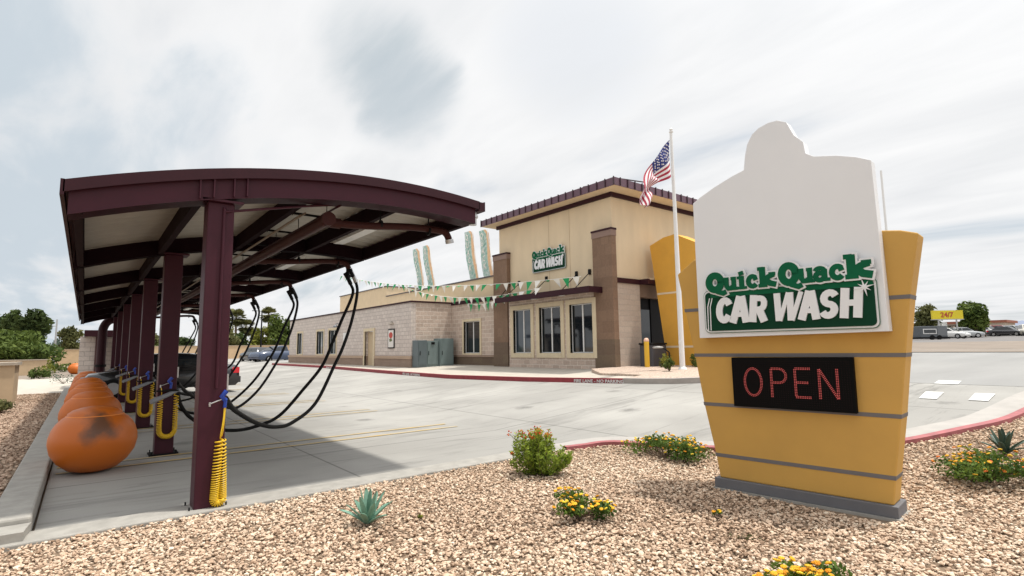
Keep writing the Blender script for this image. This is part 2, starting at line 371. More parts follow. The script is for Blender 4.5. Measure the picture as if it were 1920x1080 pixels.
# joint between the lot slab and the gutter pan of the island kerb
mb = MB(); off = []
for i, (a, b) in enumerate(isl):
    a2, b2 = isl[min(i+1, len(isl)-1)]; a0, b0 = isl[max(i-1, 0)]; t = Vector((a2-a0, b2-b0)).normalized(); nn = Vector((-t.y, t.x)); off.append((a, b, nn))
def ribbon(o0, o1, z0, z1, mbx, side=True):
    for (a, b, n1_), (c, d, n2_) in zip(off[:-1], off[1:]):
        p = [(a+n1_.x*o0, b+n1_.y*o0), (c+n2_.x*o0, d+n2_.y*o0), (c+n2_.x*o1, d+n2_.y*o1), (a+n1_.x*o1, b+n1_.y*o1)]
        mbx.add([(x, y, g(x)+z1) for x, y in p] + [(x, y, g(x)+z0) for x, y in p], [(0, 1, 2, 3), (0, 4, 5, 1), (2, 6, 7, 3)])
mb = MB(); ribbon(-.06, .05, -.05, .055, mb); k_ = struct(mb.build('red_kerb', pink_kerb))
mb = MB(); ribbon(.05, .50, -.04, .006, mb); struct(mb.build('gutter', mat('gutter_concrete', (.37, .35, .325), .85, .1, 3, bump=.2)))
# dirt strip beyond the road
sheet('far_kerb', 34.3, 34.6, -90, 200, .12, kerb_m)
sheet('roadside_dirt', 34.6, 66, -90, 200, .02, dirt_far)
sheet('far_lot', 66, 130, -90, 120, .02, mat('far_asphalt', (.17, .16, .155), .9, .1, .5))
# front flush kerb and left kerb
mb = MB(); mb.box(-.62, 5.7, 5.87, 6.22, -.06, .03); struct(mb.build('front_kerb', kerb_m, bevel=.012))
mb = MB()
y = 6.22
while y < 29:
    y2 = min(y+3.05, 29.6); mb.box(-.56, -.27, y+.006, y2-.006, -.05, .15); y = y2
struct(mb.build('side_kerb', kerb_m, bevel=.02))
mb = MB(); mb.prism_z([(-.62, 6.22), (-.27, 6.22), (-.29, 6.05), (-.30, 5.93), (-.62, 5.93)], .03, .10); struct(mb.build('kerb_ramp', kerb_m))
# gravel beds (soil under the stones)
mb = MB()
bed = [(-14, -8), (14, -8), (14, 1.3)] + [(a, b-.06) for a, b in isl[::-1] if a < 13.9] + [(5.6, 5.88), (-14, 5.88)]
bx_ = sorted({-14, 6, 13.5, 14, *np.arange(-14, 14, .7).round(3).tolist()})
def ytop(x): return 5.88 if x <= 5.6 else float(np.interp(x, [p[0] for p in isl], [p[1] for p in isl]))-.06
for a, b in zip(bx_[:-1], bx_[1:]): mb.add([(a, -8, g(a)-.012), (b, -8, g(b)-.012), (b, ytop(b), g(b)-.012), (a, ytop(a), g(a)-.012)], [(0, 1, 2, 3)])
struct(mb.build('gravel_bed', dirt_m))
mb = MB(); mb.box(-14, -.56, 5.88, 27, -.08, .05); struct(mb.build('side_gravel_bed', dirt_m))
# cross street on the left behind the side bed, perimeter planting strip
mb = MB(); mb.add([(-60, 27, .01), (-.25, 27, .01), (-.25, 45, .01), (-60, 45, .01)], [(0, 1, 2, 3)]); struct(mb.build('side_street', walk_m))
mb = MB(); mb.add([(-60, 45, .02), (-.25, 45, .02), (-.25, 75, .02), (-60, 75, .02)], [(0, 1, 2, 3)]); struct(mb.build('planting_strip', dirt_far))
# sidewalk and red kerb in front of the building
kx = [(11.45, 44.6), (11.42, 33), (10.95, 24), (10.72, 17.5), (11.1, 13.5), (11.74, 9.99)]
mb = MB(); mbr = MB()
poly = kx
for (a, b), (c, d) in zip(poly[:-1], poly[1:]):
    mb.add([(a+.16, b, g(a)+.13), (17.5, b, .78), (17.5, d, .78), (c+.16, d, g(c)+.13)], [(0, 1, 2, 3)])
    for q, m_ in ((mbr, 0),):
        q.add([(a, b, g(a)+.135), (a+.16, b, g(a)+.135), (c+.16, d, g(c)+.135), (c, d, g(c)+.135), (a-.01, b, g(a)-.05), (c-.01, d, g(c)-.05)], [(0, 1, 2, 3), (0, 3, 5, 4)])
mbr.add([(11.74, 9.99, g(11.74)+.135), (11.9, 9.99, g(11.74)+.135), (11.9, 9.99, .4), (11.73, 9.99, .4)], [(0, 1, 2, 3)])
struct(mb.build('sidewalk', walk_m)); struct(mbr.build('red_fire_kerb', red_kerb))
# planting bed round the flagpole with a plain kerb
mb = MB()
pb = [(11.76, 9.98), (11.9, 9.2), (12.12, 8.5), (12.5, 7.9), (13.5, 7.2), (16, 7.0), (19, 7.0)]
for (a, b), (c, d) in zip(pb[:-1], pb[1:]):
    t = Vector((c-a, d-b)).normalized(); n_ = Vector((-t.y, t.x))
    p = [(a, b), (c, d), (c+n_.x*.16, d+n_.y*.16), (a+n_.x*.16, b+n_.y*.16)]
    mb.add([(x, y, g(x)+.14) for x, y in p] + [(x, y, g(x)-.05) for x, y in p], [(0, 1, 2, 3), (0, 4, 5, 1), (2, 6, 7, 3), (0, 3, 7, 4)])
struct(mb.build('bed_kerb', mat('bed_kerb_concrete', (.36, .32, .29), .85, .1, 6)))
mb = MB()
for (a, b0, b1), (c, d0, d1) in zip([(11.95, 9.4, 9.97), (12.25, 8.5, 9.97), (12.6, 8.05, 9.97), (12.62, 8.0, 11.6), (13.6, 7.35, 12.9), (16, 7.16, 12.9), (19, 7.16, 12.9)][:-1], [(12.25, 8.5, 9.97), (12.6, 8.05, 9.97), (12.62, 8.0, 11.6), (13.6, 7.35, 12.9), (16, 7.16, 12.9), (19, 7.16, 12.9)]):
    mb.add([(a, b0, g(a)+.12), (c, d0, g(c)+.12), (c, d1, g(c)+.13), (a, b1, g(a)+.13)], [(0, 1, 2, 3)])
sk = [(11.95, 9.4), (11.95, 9.97), (12.25, 9.97), (12.6, 9.97), (12.62, 11.6), (13.6, 12.9)]
for (a, b), (c, d) in zip(sk[:-1], sk[1:]): mb.add([(a, b, g(a)+.12), (c, d, g(c)+.13), (c, d, g(c)-.1), (a, b, g(a)-.1)], [(0, 1, 2, 3)])
struct(mb.build('planting_bed', mat('bed_gravel', (.46, .36, .29), .95, .45, 22, bump=.8)))
# painted markings
def flat(name, quads, m, dz=.008):
    mb = MB()
    for q in quads: mb.add([(x, y, g(x)+dz) for x, y in q], [(0, 1, 2, 3)])
    return struct(mb.build(name, m))
yl = []
for k in range(7):
    yc = 9.50+3.65*k
    for yy in (yc, yc-.45):
        yl.append([(-.2, yy-.045), (5.75, yy-.045), (5.75, yy+.045), (-.2, yy+.045)])
flat('lot_marking', yl, yellow_paint)
flat('road_marking', [[(11.85, 3.22), (11.85, 2.96), (12.66, 3.04), (12.66, 3.32)], [(11.92, 2.54), (11.92, 2.28), (12.72, 2.32), (12.72, 2.60)], [(13.9, 3.5), (13.9, 3.1), (14.9, 3.25), (14.9, 3.65)]], white_paint, .012)

# hills
mb = MB(); rows = []
for j in range(2):
    rows.append([])
xs = np.linspace(-200, 900, 120)
for i, yy in enumerate(xs):
    h = 24+17*math.exp(-((yy-185)/42)**2)+4*math.sin(yy*.021)+2.5*math.sin(yy*.055+1)+2*math.sin(yy*.17)
    rows[0].append((1180, yy, 2)); rows[1].append((1300, yy, max(8, h)))
rows.append([(1390, yy, 3) for yy in xs])
mb.grid(rows); struct(mb.build('hills', hill_m))

# ------------------------------------------------------------------ gravel stones
def ico():
    p = (1+5**.5)/2
    v = np.array([(-1, p, 0), (1, p, 0), (-1, -p, 0), (1, -p, 0), (0, -1, p), (0, 1, p), (0, -1, -p), (0, 1, -p), (p, 0, -1), (p, 0, 1), (-p, 0, -1), (-p, 0, 1)], float)
    f = np.array([(0, 11, 5), (0, 5, 1), (0, 1, 7), (0, 7, 10), (0, 10, 11), (1, 5, 9), (5, 11, 4), (11, 10, 2), (10, 7, 6), (7, 1, 8), (3, 9, 4), (3, 4, 2), (3, 2, 6), (3, 6, 8), (3, 8, 9), (4, 9, 5), (2, 4, 11), (6, 2, 10), (8, 6, 7), (9, 8, 1)])
    return v/np.linalg.norm(v[0]), f
IV, IF = ico()
def inside(px, py, poly):
    r = np.zeros(len(px), bool); n = len(poly); j = n-1
    for i in range(n):
        xi, yi = poly[i]; xj, yj = poly[j]
        c = ((yi > py) != (yj > py)) & (px < (xj-xi)*(py-yi)/(yj-yi+1e-12)+xi); r ^= c; j = i
    return r
def stones(name, poly, dens, rmin, rmax, z0, m, mask=None, dens_fn=None):
    xs = [p[0] for p in poly]; ys = [p[1] for p in poly]; A = (max(xs)-min(xs))*(max(ys)-min(ys)); n = int(A*dens)
    x = rng.uniform(min(xs), max(xs), n); y = rng.uniform(min(ys), max(ys), n); k = inside(x, y, poly)
    # keep what the lens could see from here or a step aside
    d = x*sin(YAW)+y*cos(YAW); l = x*cos(YAW)-y*sin(YAW); k &= (d > .9) & (np.abs(l) < d*1.12+1.2)
    if mask is not None: k &= mask(x, y)
    if dens_fn is not None: k &= rng.random(n) < dens_fn(x, y, d)
    x, y = x[k], y[k]; n = len(x)
    r = rng.uniform(rmin, rmax, n)*np.where(rng.random(n) < .08, 1.5, 1)
    S = r[:, None, None]*rng.uniform(.62, 1.25, (n, 12, 1))*IV[None]*np.stack([rng.uniform(.8, 1.35, n), rng.uniform(.7, 1.1, n), rng.uniform(.45, .8, n)], 1)[:, None, :]
    a = rng.uniform(0, 2*pi, n); b = rng.normal(0, .45, n); ca, sa, cb_, sb = np.cos(a), np.sin(a), np.cos(b), np.sin(b)
    X, Y, Z = S[..., 0], S[..., 1], S[..., 2]
    Y, Z = Y*cb_[:, None]-Z*sb[:, None], Y*sb[:, None]+Z*cb_[:, None]
    X, Y = X*ca[:, None]-Y*sa[:, None], X*sa[:, None]+Y*ca[:, None]
    gz = np.interp(x, [-50, 6, 13.5], [0, 0, .62])
    V = np.stack([X+x[:, None], Y+y[:, None], Z+(gz+z0+rng.uniform(-.006, .016, n))[:, None]], 2).reshape(-1, 3)
    F = (IF[None]+(np.arange(n)*12)[:, None, None]).reshape(-1, 3)
    # patches of slightly different stone
    tone = np.clip(rng.beta(2, 2, n)+.05*np.sin(x*1.3+np.sin(y*1.7)*1.4)+.05*np.sin(y*2.1+x*.7+1)-.28*np.exp(-(((x-4.12)/.34)**2+((y-2.38)/.22)**2)**1.2), 0, 1)
    me = np_mesh(name, V, F, np.repeat(tone, 20), m)
    o = bpy.data.objects.new(name, me); COL.objects.link(o); print(name, n); return struct(o, 'stuff')
stone_m = mat_attr('gravel_stone', (.20, .13, .085), (.80, .70, .56), .9, [(.18, (.36, .245, .165)), (.38, (.52, .375, .265)), (.58, (.62, .465, .34)), (.78, (.66, .53, .40))])
sgn = lambda x, y: ~((x > 5.3) & (x < 5.8) & (y > 1.72) & (y < 3.32))
thin_fn = lambda x, y, d: np.clip(1.25-d*.085, .35, 1)
stones('gravel', [(x, y) for x, y in bed], 2200, .007, .0175, .0, stone_m, sgn, thin_fn)
stones('side_gravel', [(-9, 5.95), (-.6, 5.95), (-.6, 26.8), (-9, 26.8)], 650, .016, .028, .055, mat_attr('side_gravel_stone', (.20, .13, .09), (.60, .48, .37), .85, [(.35, (.36, .25, .18)), (.65, (.48, .35, .26))]), None, lambda x, y, d: np.clip(1.2-d*.05, .3, 1))

# ------------------------------------------------------------------ canopy
CY = [6.1+3.65*k for k in range(7)]
def arch(x): return 3.540-.0530*(x-3.02)**2
X0, X1 = -.215, 4.10
YF, YB = 5.93, CY[-1]+.45
can = thing('vacuum_canopy', 'long maroon steel canopy with curved roof on a single row of square posts', 'canopy', (1, CY[0], 0))
AX = np.linspace(X0+.03, X1-.03, 25)
def arch_band(mb, y0, y1, t0, t1, xa=X0+.03, xb=X1-.03, n=24):
    xs = np.linspace(xa, xb, n+1)
    top = [(x, arch(x)-t0) for x in xs]; bot = [(x, arch(x)-t1) for x in xs]
    for i in range(n):
        mb.add([(xs[i], y0, bot[i][1]), (xs[i+1], y0, bot[i+1][1]), (xs[i+1], y0, top[i+1][1]), (xs[i], y0, top[i][1]),
                (xs[i], y1, bot[i][1]), (xs[i+1], y1, bot[i+1][1]), (xs[i+1], y1, top[i+1][1]), (xs[i], y1, top[i][1])],
               [(0, 1, 2, 3), (7, 6, 5, 4), (4, 5, 1, 0), (3, 2, 6, 7)])
    for x in (xa, xb):
        z0, z1 = arch(x)-t1, arch(x)-t0
        mb.add([(x, y0, z0), (x, y1, z0), (x, y1, z1), (x, y0, z1)], [(0, 1, 2, 3)])
# roof skin: a standing seam sheet above, white deck with ribs below
mb = MB(); arch_band(mb, YF-.03, YB+.03, -.005, .045, X0, X1); mb.build('roof', maroon_roof, can, True)
mb = MB(); ny = 36*7
xs = np.linspace(X0+.05, X1-.05, 20); rows = []
yy = YF+.02; k = 0
while yy < YB:
    z = .052 if (k % 4 in (0, 3)) else .074
    rows.append([(x, yy, arch(x)-z) for x in xs]); yy += (.02 if k % 2 else .13); k += 1
mb.grid(rows, False); mb.build('roof_deck', deck_white, can, True)
mb = MB(); arch_band(mb, YF-.05, YF-.03, -.008, .10, X0-.01, X1+.01); mb.build('fascia', maroon_dark, can, True)
mb = MB(); mb.box(X0-.03, X0, YF-.05, YB+.05, arch(X0)-.13, arch(X0)+.01); mb.build('fascia', maroon_dark, can, True)
mb = MB(); mb.box(X1, X1+.10, YF-.05, YB+.05, arch(X1)-.12, arch(X1)-.105); mb.box(X1+.085, X1+.10, YF-.05, YB+.05, arch(X1)-.105, arch(X1)+.01)
mb.box(X1, X1+.085, YF-.05, YF-.04, arch(X1)-.105, arch(X1)); mb.build('gutter', maroon_dark, can, True)
for k, y in enumerate(CY):
    # transverse arched box beam
    mb = MB(); y0 = YF if k == 0 else y-.09
    arch_band(mb, y0, y+.10, .05, .30); arch_band(mb, y0-.006, y+.106, .05, .062, X0+.03, X1-.03); arch_band(mb, y0-.006, y+.106, .288, .30, X0+.03, X1-.03)
    # stiffeners over the post
    if k == 0:
        for x in (.80, .92, 1.10, 1.22): mb.obox((x, y0-.02, arch(x)-.175), (.006, 0, -.001), (0, .022, 0), (0, 0, .112))
    mb.build('beam', maroon if k == 0 else maroon_shade, can, True)
    c = MB(); c.box(.885, 1.125, y-.12, y+.12, .0, arch(1)-.325); col = c.build('column', maroon, can, True, bevel=.012)
    c = MB(); c.box(.83, 1.20, y-.17, y+.16, arch(1)-.325, arch(1)-.303); c.build('cap_plate', maroon, col, True)
    c = MB(); c.box(.82, 1.19, y-.15, y+.15, .001, .022)
    for xx in (.85, 1.16):
        for yy in (y-.12, y+.12): c.tube([(xx, yy, .02), (xx, yy, .06)], .008, 6)
    c.build('base_plate', black_s, col, True)
    # conduit box and bolts
    c = MB(); c.box(1.127, 1.15, y-.05, y+.05, 1.12, 1.28); c.build('junction_box', galv, col, True)
for x in (X0+.10, .82, 1.88, 3.0, 4.05):
    mb = MB()
    for ya, yb in zip([YF+.02]+[y+.11 for y in CY], [y-.10 for y in CY]+[YB]):
        if yb <= ya+.05: continue
        z1 = arch(x)-.085; mb.box(x-.035, x+.035, ya, yb, z1-.008, z1); mb.box(x-.035, x-.027, ya, yb, z1-.21, z1-.008); mb.box(x-.027, x+.035, ya, yb, z1-.21, z1-.202)
    mb.build('purlin', maroon_shade, can, True)
mb = MB(); mb.tube([(X1-.02, YF+.08, arch(X1)-.12), (X1-.02, YF+.08, arch(X1)-.30)], .055, 14); mb.tube([(X1-.02, YF+.08, arch(X1)-.17), (X1-.02, YF+.08, arch(X1)-.20)], .075, 14); mb.build('gutter_outlet', galv, can, True)
# vacuum pipework hung under the roof
vp = thing('vacuum_pipe', 'maroon vacuum trunk pipe with branch arms hung under the canopy roof', 'pipe', (2.17, 6.3, 3.05))
mb = MB(); mb.tube([(2.17, 6.22, 3.04), (2.17, CY[-1]+.2, 3.04), (2.17, CY[-1]+1.2, 3.04), (1.9, CY[-1]+1.5, 3.04)], .070, 16)
mb.tube([(2.17, 6.19, 3.04), (2.17, 6.26, 3.04)], .085, 16)
mb.build('trunk_pipe', mat('maroon_pipe', (.045, .013, .011), .55, .1, 5, spec=.15), vp, True)
pipe_m = MATS['maroon_pipe']
for k, y in enumerate(CY):
    yy = 6.38 if k == 0 else y+.02
    xe = 3.93 if k == 0 else 3.82
    p = catmull([(2.17, yy, 3.04), (2.6, yy, 3.05), (3.3, yy, 3.12), (xe-.16, yy, 3.13), (xe-.05, yy, 3.10), (xe, yy, 3.02)], 6)
    m2 = MB(); m2.tube(p, .048, 12); m2.tube(p[:2]+[p[3]], .065, 12); b_ = m2.build('branch_pipe', pipe_m, vp, True)
    m2 = MB(); e = Vector(p[-1]); m2.tube([e, e+Vector((.012, 0, -.05))], .058, 12)
    if k:
        for s_ in (-.09, .09): m2.tube([e+Vector((0, 0, -.02)), e+Vector((0, s_, -.07)), e+Vector((.05, s_, -.16))], .035, 10)
    m2.build('pipe_end', galv if k == 0 else black_s, b_, True)
    m2 = MB()
    for xx in (2.9, 3.6):
        m2 = MB(); m2.tube([(xx, yy, 3.12), (xx, yy, arch(xx)-.07)], .008, 6); m2.tube([(xx-.012, yy, 3.10), (xx+.012, yy, 3.10)], .06, 10)
        m2.build('hanger', black_s, b_, True)
cp = thing('air_line', 'thin maroon air line running off the first post to parallel conduits under the roof', 'pipe', (1.02, 5.98, 2.9))
mb = MB(); mb.tube(catmull([(1.03, 5.965, 1.15), (1.03, 5.965, 2.80), (1.04, 5.965, 2.90), (1.12, 5.99, 2.93), (2.0, 6.20, 3.17), (2.28, 6.26, 3.22), (2.27, 6.7, 3.20), (2.25, 12, 3.20), (2.25, 26, 3.20)], 5), .014, 8)
mb.build('pipe', maroon, cp, True)
mb = MB()
for xx, zz in ((2.02, 3.17), (1.96, 3.13), (2.32, 3.12), (2.37, 3.17)): mb = MB(); mb.tube([(xx, 6.6, zz), (xx, 28, zz)], .013, 6); mb.build('conduit', mat('conduit', (.22, .17, .12), .5), cp, True)
y = 6.9
while y < 28:
    mb = MB(); mb.box(1.93, 2.42, y, y+.03, 3.215, 3.24)
    for xx in (1.96, 2.39): mb.tube([(xx, y+.015, 3.2), (xx, y+.015, arch(xx)-.07)], .006, 5)
    mb.build('bracket', black_s, cp, True); y += 1.2
# lamps
lamp = None
for k in range(6):
    y = 8.45+3.65*k
    if lamp is None:
        lamp = thing('ceiling_light', '', 'light', (3.38, y, 3.40), 0, 'fluorescent lights under the canopy')
        mb = MB(); mb.prism_y([(-.13, .07), (-.13, .03), (-.10, 0), (.10, 0), (.13, .03), (.13, .07)], -.72, .72); mb.build('housing', white_f, lamp)
        mb = MB(); mb.prism_y([(-.11, -.002), (-.085, -.055), (.085, -.055), (.11, -.002)], -.70, .70); mb.build('diffuser', lamp_w, lamp)
        mb = MB()
        for yy in (-.45, 0, .45):
            for s_ in (-.125, .115): mb.box(s_, s_+.01, yy-.02, yy+.02, -.03, .03)
        mb.build('clip', black_s, lamp); o = lamp
    else: o = copy_tree(lamp); o.location.y = y
    o['label'] = 'white strip light under the canopy, ' + ('nearest one, between the first and second posts', 'second from the front of the row', 'third from the front of the row', 'fourth from the front of the row', 'fifth from the front of the row', 'farthest one at the back end')[k]
# suction hoses
ordn = ['first', 'second', 'third', 'fourth', 'fifth', 'sixth', 'seventh']
def hose(pts, label, r=.021):
    mb = MB(); mb.tube(catmull(pts, 12), r, 10); o = mb.build('vacuum_hose', black_m)
    return o
for k in range(1, 7):
    y = CY[k]; j = lambda: random.uniform(-.06, .06) if k > 1 else 0
    h = thing('vacuum_hose', 'black vacuum hose sagging from the eave back to the %s post, near side loop' % ordn[k-1] if k > 1 else 'nearest black vacuum hose, sagging from the eave to the blue gun on the first post', 'hose', (3.9, y-.09, 2.9), 0, 'black vacuum hoses')
    p = [(3.86, 0, 2.99), (3.95, -.04, 2.76), (3.95, -.10, 2.53), (3.81, -.22, 2.04), (3.58, -.42, 1.56), (3.38, -.57, 1.25), (2.96, -.92, .67), (2.51, -1.27, .44), (2.18, -1.62, .44), (1.82, -2.12, .57), (1.39, -2.92, .83), (1.16, -3.57, 1.03)]
    p = [(a, y+.03+b, c+(j() if 3 < q < 10 else 0)) for q, (a, b, c) in enumerate(p)]
    mb = MB(); mb.tube(catmull(p, 8), .027, 10); mb.build('hose', black_m, h, True)
    mb = MB(); mb.tube(catmull(p[:3], 8)[:9], .038, 10); mb.build('cuff', galv if k == 1 else black_s, h, True)
    h = thing('vacuum_hose', 'black vacuum hose sagging deep from the eave into the %s post beside the bay' % ordn[k], 'hose', (3.9, y+.09, 2.9), 0, 'black vacuum hoses')
    p = [(3.76, .06, 2.94), (3.85, .0, 2.73), (3.86, -.08, 2.53), (3.65, -.12, 2.05), (3.47, -.17, 1.64), (3.28, -.22, 1.24), (2.97, -.22, .85), (2.59, -.22, .44), (2.23, -.22, .30), (1.92, -.22, .27), (1.62, -.22, .34), (1.35, -.17, .49), (1.2, -.12, .69), (1.14, -.10, .89)]
    p = [(a, y+b, c+(j() if 3 < q < 12 else 0)) for q, (a, b, c) in enumerate(p)]
    mb = MB(); mb.tube(catmull(p, 8), .027, 10); mb.build('hose', black_m, h, True)
    mb = MB(); mb.tube(catmull(p[:3], 8)[:9], .038, 10); mb.build('cuff', black_s, h, True)
    # wand resting in its holder across the post
    mb = MB(); a, b = Vector((1.17, y-.17, .95)), Vector((.79, y-.36, .80))
    mb.tube([a, a.lerp(b, .3), a.lerp(b, .35), b], [.022, .024, .032, .036], 12); mb.build('wand', grey_pl, h, True)
    w2 = MB(); w2.box(.86, 1.14, y-.24, y-.125, .93, .95); w2.build('holder', black_s, h, True)
# yellow coil hoses with blue guns
def coil(x, y, gap, ztop, zbot, label, first=False):
    t = thing('air_hose', label, 'hose', (x, y, ztop), 0, 'yellow coiled air hoses')
    hx = gap/2
    # centre line: down one leg, round the bottom, up the other
    cl = [(x+hx*.3, y, ztop)] if first else [(x-hx, y, ztop)]
    path = []; zb = zbot+hx+.03
    z1 = ztop-(.30 if first else .10)
    nseg = 60
    for i in range(nseg): 
        q = i/(nseg-1); sp_ = (.35+.65*q) if first else 1; path.append(Vector((x-hx*sp_, y, z1+(zb-z1)*q)))
    for i in range(1, 24): a = pi*i/24; path.append(Vector((x-hx*cos(a), y+.012*sin(a), zb-hx*sin(a))))
    for i in range(nseg): 
        q = i/(nseg-1); sp_ = (1-.65*q) if first else 1; path.append(Vector((x+hx*sp_, y+.02, zb+(z1-zb)*q)))
    # arc length, coil density denser at the bottom
    pts = []; ph = 0; L_ = 0; rr = .034 if first else .030
    dens = []
    for i in range(len(path)-1):
        d = (path[i+1]-path[i]); sub = 12
        tt = d.normalized(); uu = Vector((0, 1, 0)); ww = tt.cross(uu)
        depth = (ztop-path[i].z)/(ztop-zbot); pitch = .050-.037*min(1, depth*1.05)
        steps = max(2, int(d.length/pitch*12)+1)
        for s_ in range(steps):
            ph += 2*pi*d.length/steps/pitch; c = path[i]+d*(s_/steps)
            pts.append(c+uu*cos(ph)*rr+ww*sin(ph)*rr)
    pre = catmull([(x+.02, y, ztop+.02), (x+.012, y-.01, ztop-.12), (x-.005, y-.01, z1+.04), pts[0]], 6) if first else catmull([(x-hx, y, ztop+.02), (x-hx+.01, y, ztop-.05), pts[0]], 5)
    post = catmull([pts[-1], (x+hx*.4, y, z1+.08), (x+hx*.3+.02, y+.01, ztop+.02)], 6) if first else catmull([pts[-1], (x+hx, y, ztop-.02)], 5)
    mb = MB(); mb.tube(pre[:-1]+pts+post[1:], .0062, 6); mb.build('coil', yellow_h, t, True)
    mb = MB()
    mb.tube([(x+.02, y, ztop), (x+.025, y-.005, ztop+.07)], .016, 8); mb.tube([(x+.025, y, ztop+.07), (x-.01, y-.015, ztop+.11), (x+.03, y-.01, ztop+.16)], .024, 8)
    mb.build('gun', blue_m, t, True)
    mb = MB(); mb.tube([(x-.12, y-.01, ztop+.04), (x+.0, y-.01, ztop+.085)], .007, 6); mb.tube([(x-.11, y-.01, ztop+.02), (x-.11, y-.01, ztop+.06)], .010, 6); mb.build('fitting', galv, t, True)
    return t
coil(1.085, 5.95, .075, .96, .035, 'nearest yellow coiled air hose, hanging from a blue gun on the first post', True)
for k in range(1, 6):
    coil(1.02, CY[k]-.20, .20, .97, .22+.02*(k % 2), 'yellow coiled air hose looped in a U on the %s post' % ordn[k])

# orange drums
om = bpy.data.materials.new('orange_drum_paint'); om.use_nodes = True; t_ = om.node_tree; b_ = t_.nodes['Principled BSDF']; b_.inputs['Roughness'].default_value = .42
tc_ = t_.nodes.new('ShaderNodeTexCoord'); ns_ = t_.nodes.new('ShaderNodeTexNoise'); ns_.inputs['Scale'].default_value = 3.2; ns_.inputs['Detail'].default_value = 7; t_.links.new(tc_.outputs['Object'], ns_.inputs['Vector'])
# a worn brown scuff patch on the front shoulder
vd = t_.nodes.new('ShaderNodeVectorMath'); vd.operation = 'DISTANCE'; t_.links.new(tc_.outputs['Object'], vd.inputs[0]); vd.inputs[1].default_value = (.02, -.42, .60)
ad_ = t_.nodes.new('ShaderNodeMath'); ad_.operation = 'MULTIPLY_ADD'; t_.links.new(ns_.outputs[0], ad_.inputs[0]); ad_.inputs[1].default_value = .5; t_.links.new(vd.outputs['Value'], ad_.inputs[2])
rr_ = t_.nodes.new('ShaderNodeValToRGB'); rr_.color_ramp.elements[0].position = .38; rr_.color_ramp.elements[0].color = (.14, .06, .03, 1); rr_.color_ramp.elements[1].position = .50; rr_.color_ramp.elements[1].color = (.52, .125, .008, 1)
t_.links.new(ad_.outputs[0], rr_.inputs[0]); t_.links.new(rr_.outputs[0], b_.inputs['Base Color'])
om2 = mat('orange_drum_plain', (.52, .125, .008), .5, .12, 2.5)
prof = [(r*.87, z) for r, z in [(.0, .012), (.16, .012), (.30, .05), (.42, .14), (.505, .26), (.535, .38), (.53, .46), (.50, .55), (.455, .625), (.40, .68), (.345, .715), (.335, .722), (.33, .745), (.27, .785), (.18, .81), (.08, .825), (0, .83)]]
drum = None
for k in range(6):
    y = 8.95+3.65*k
    mb = MB(); mb.lathe(prof, seg=40)
    d_ = thing('drum', ['large rounded orange drum with a brown scuff, nearest in the row by the kerb', 'second rounded orange drum, directly behind the scuffed one', 'third rounded orange drum from the front of the row', 'fourth rounded orange drum from the front of the row', 'fifth rounded orange drum, mostly hidden behind the others', 'last rounded orange drum at the far end of the row'][k], 'drum', (.16, y, 0), 0, 'orange drums along the kerb')
    mb.build('shell', om if k == 0 else om2, d_)
    mb = MB(); mb.lathe([(.300, .700), (.306, .706), (.306, .716), (.300, .722)], seg=40); mb.build('rim', mat('orange_rim', (.72, .22, .03), .35), d_)
mb = MB(); mb.lathe(prof, seg=28); fd = mb.build('drum', om2); fd.location = (-.45, 52, .0); tag(fd, 'far small orange drum standing alone beyond the block enclosure', 'drum')

# ------------------------------------------------------------------ vegetation
def leaf_cloud(n, blobs, size, tone_rng=(0, 1), flat_=False, shape=.5, squash=1.):
    """n leaf faces spread through ellipsoid blobs; returns V,F,tone"""
    wts = np.array([b[3]*b[4]*b[5] for b in blobs])**.67; wts /= wts.sum(); idx = rng.choice(len(blobs), n, p=wts)
    B = np.array(blobs, float)[idx]; d = rng.normal(size=(n, 3)); d /= np.linalg.norm(d, axis=1)[:, None]
    r = rng.random(n)**.42; c = B[:, :3]+d*B[:, 3:6]*r[:, None]
    s = size*rng.uniform(.55, 1.3, n)
    nrm = rng.normal(size=(n, 3))*.8+d*.8; nrm /= np.linalg.norm(nrm, axis=1)[:, None]
    a = np.cross(nrm, rng.normal(size=(n, 3))); a /= np.linalg.norm(a, axis=1)[:, None]; b = np.cross(nrm, a)
    a *= s[:, None]; b *= (s*shape)[:, None]
    V = np.stack([c-a, c-b*1.0+a*.1, c+a, c+b+a*.1], 1).reshape(-1, 3); F = np.arange(n*4).reshape(n, 4)
    bt = rng.uniform(-.28, .28, len(blobs))[idx]
    tone = np.clip(.45+bt+rng.normal(0, .16, n), 0, 1)
    return V, F, tone
TG = {
 'dark': mat_attr('foliage_dark', (.018, .035, .010), (.085, .12, .03), .8, trans=.25),
 'mid': mat_attr('foliage_mid', (.035, .065, .012), (.16, .21, .045), .8, trans=.3),
 'yel': mat_attr('foliage_yellow_green', (.09, .11, .015), (.34, .34, .06), .8, trans=.3),
 'blue': mat_attr('foliage_grey_green', (.05, .08, .06), (.17, .22, .17), .8, trans=.25),
 'lan': mat_attr('foliage_lantana', (.03, .07, .012), (.16, .25, .04), .7, trans=.3),
 'bush': mat_attr('foliage_bush', (.07, .13, .012), (.42, .52, .07), .7, trans=.35),
 'olive': mat_attr('foliage_olive', (.05, .06, .02), (.19, .19, .07), .8, trans=.25),
}
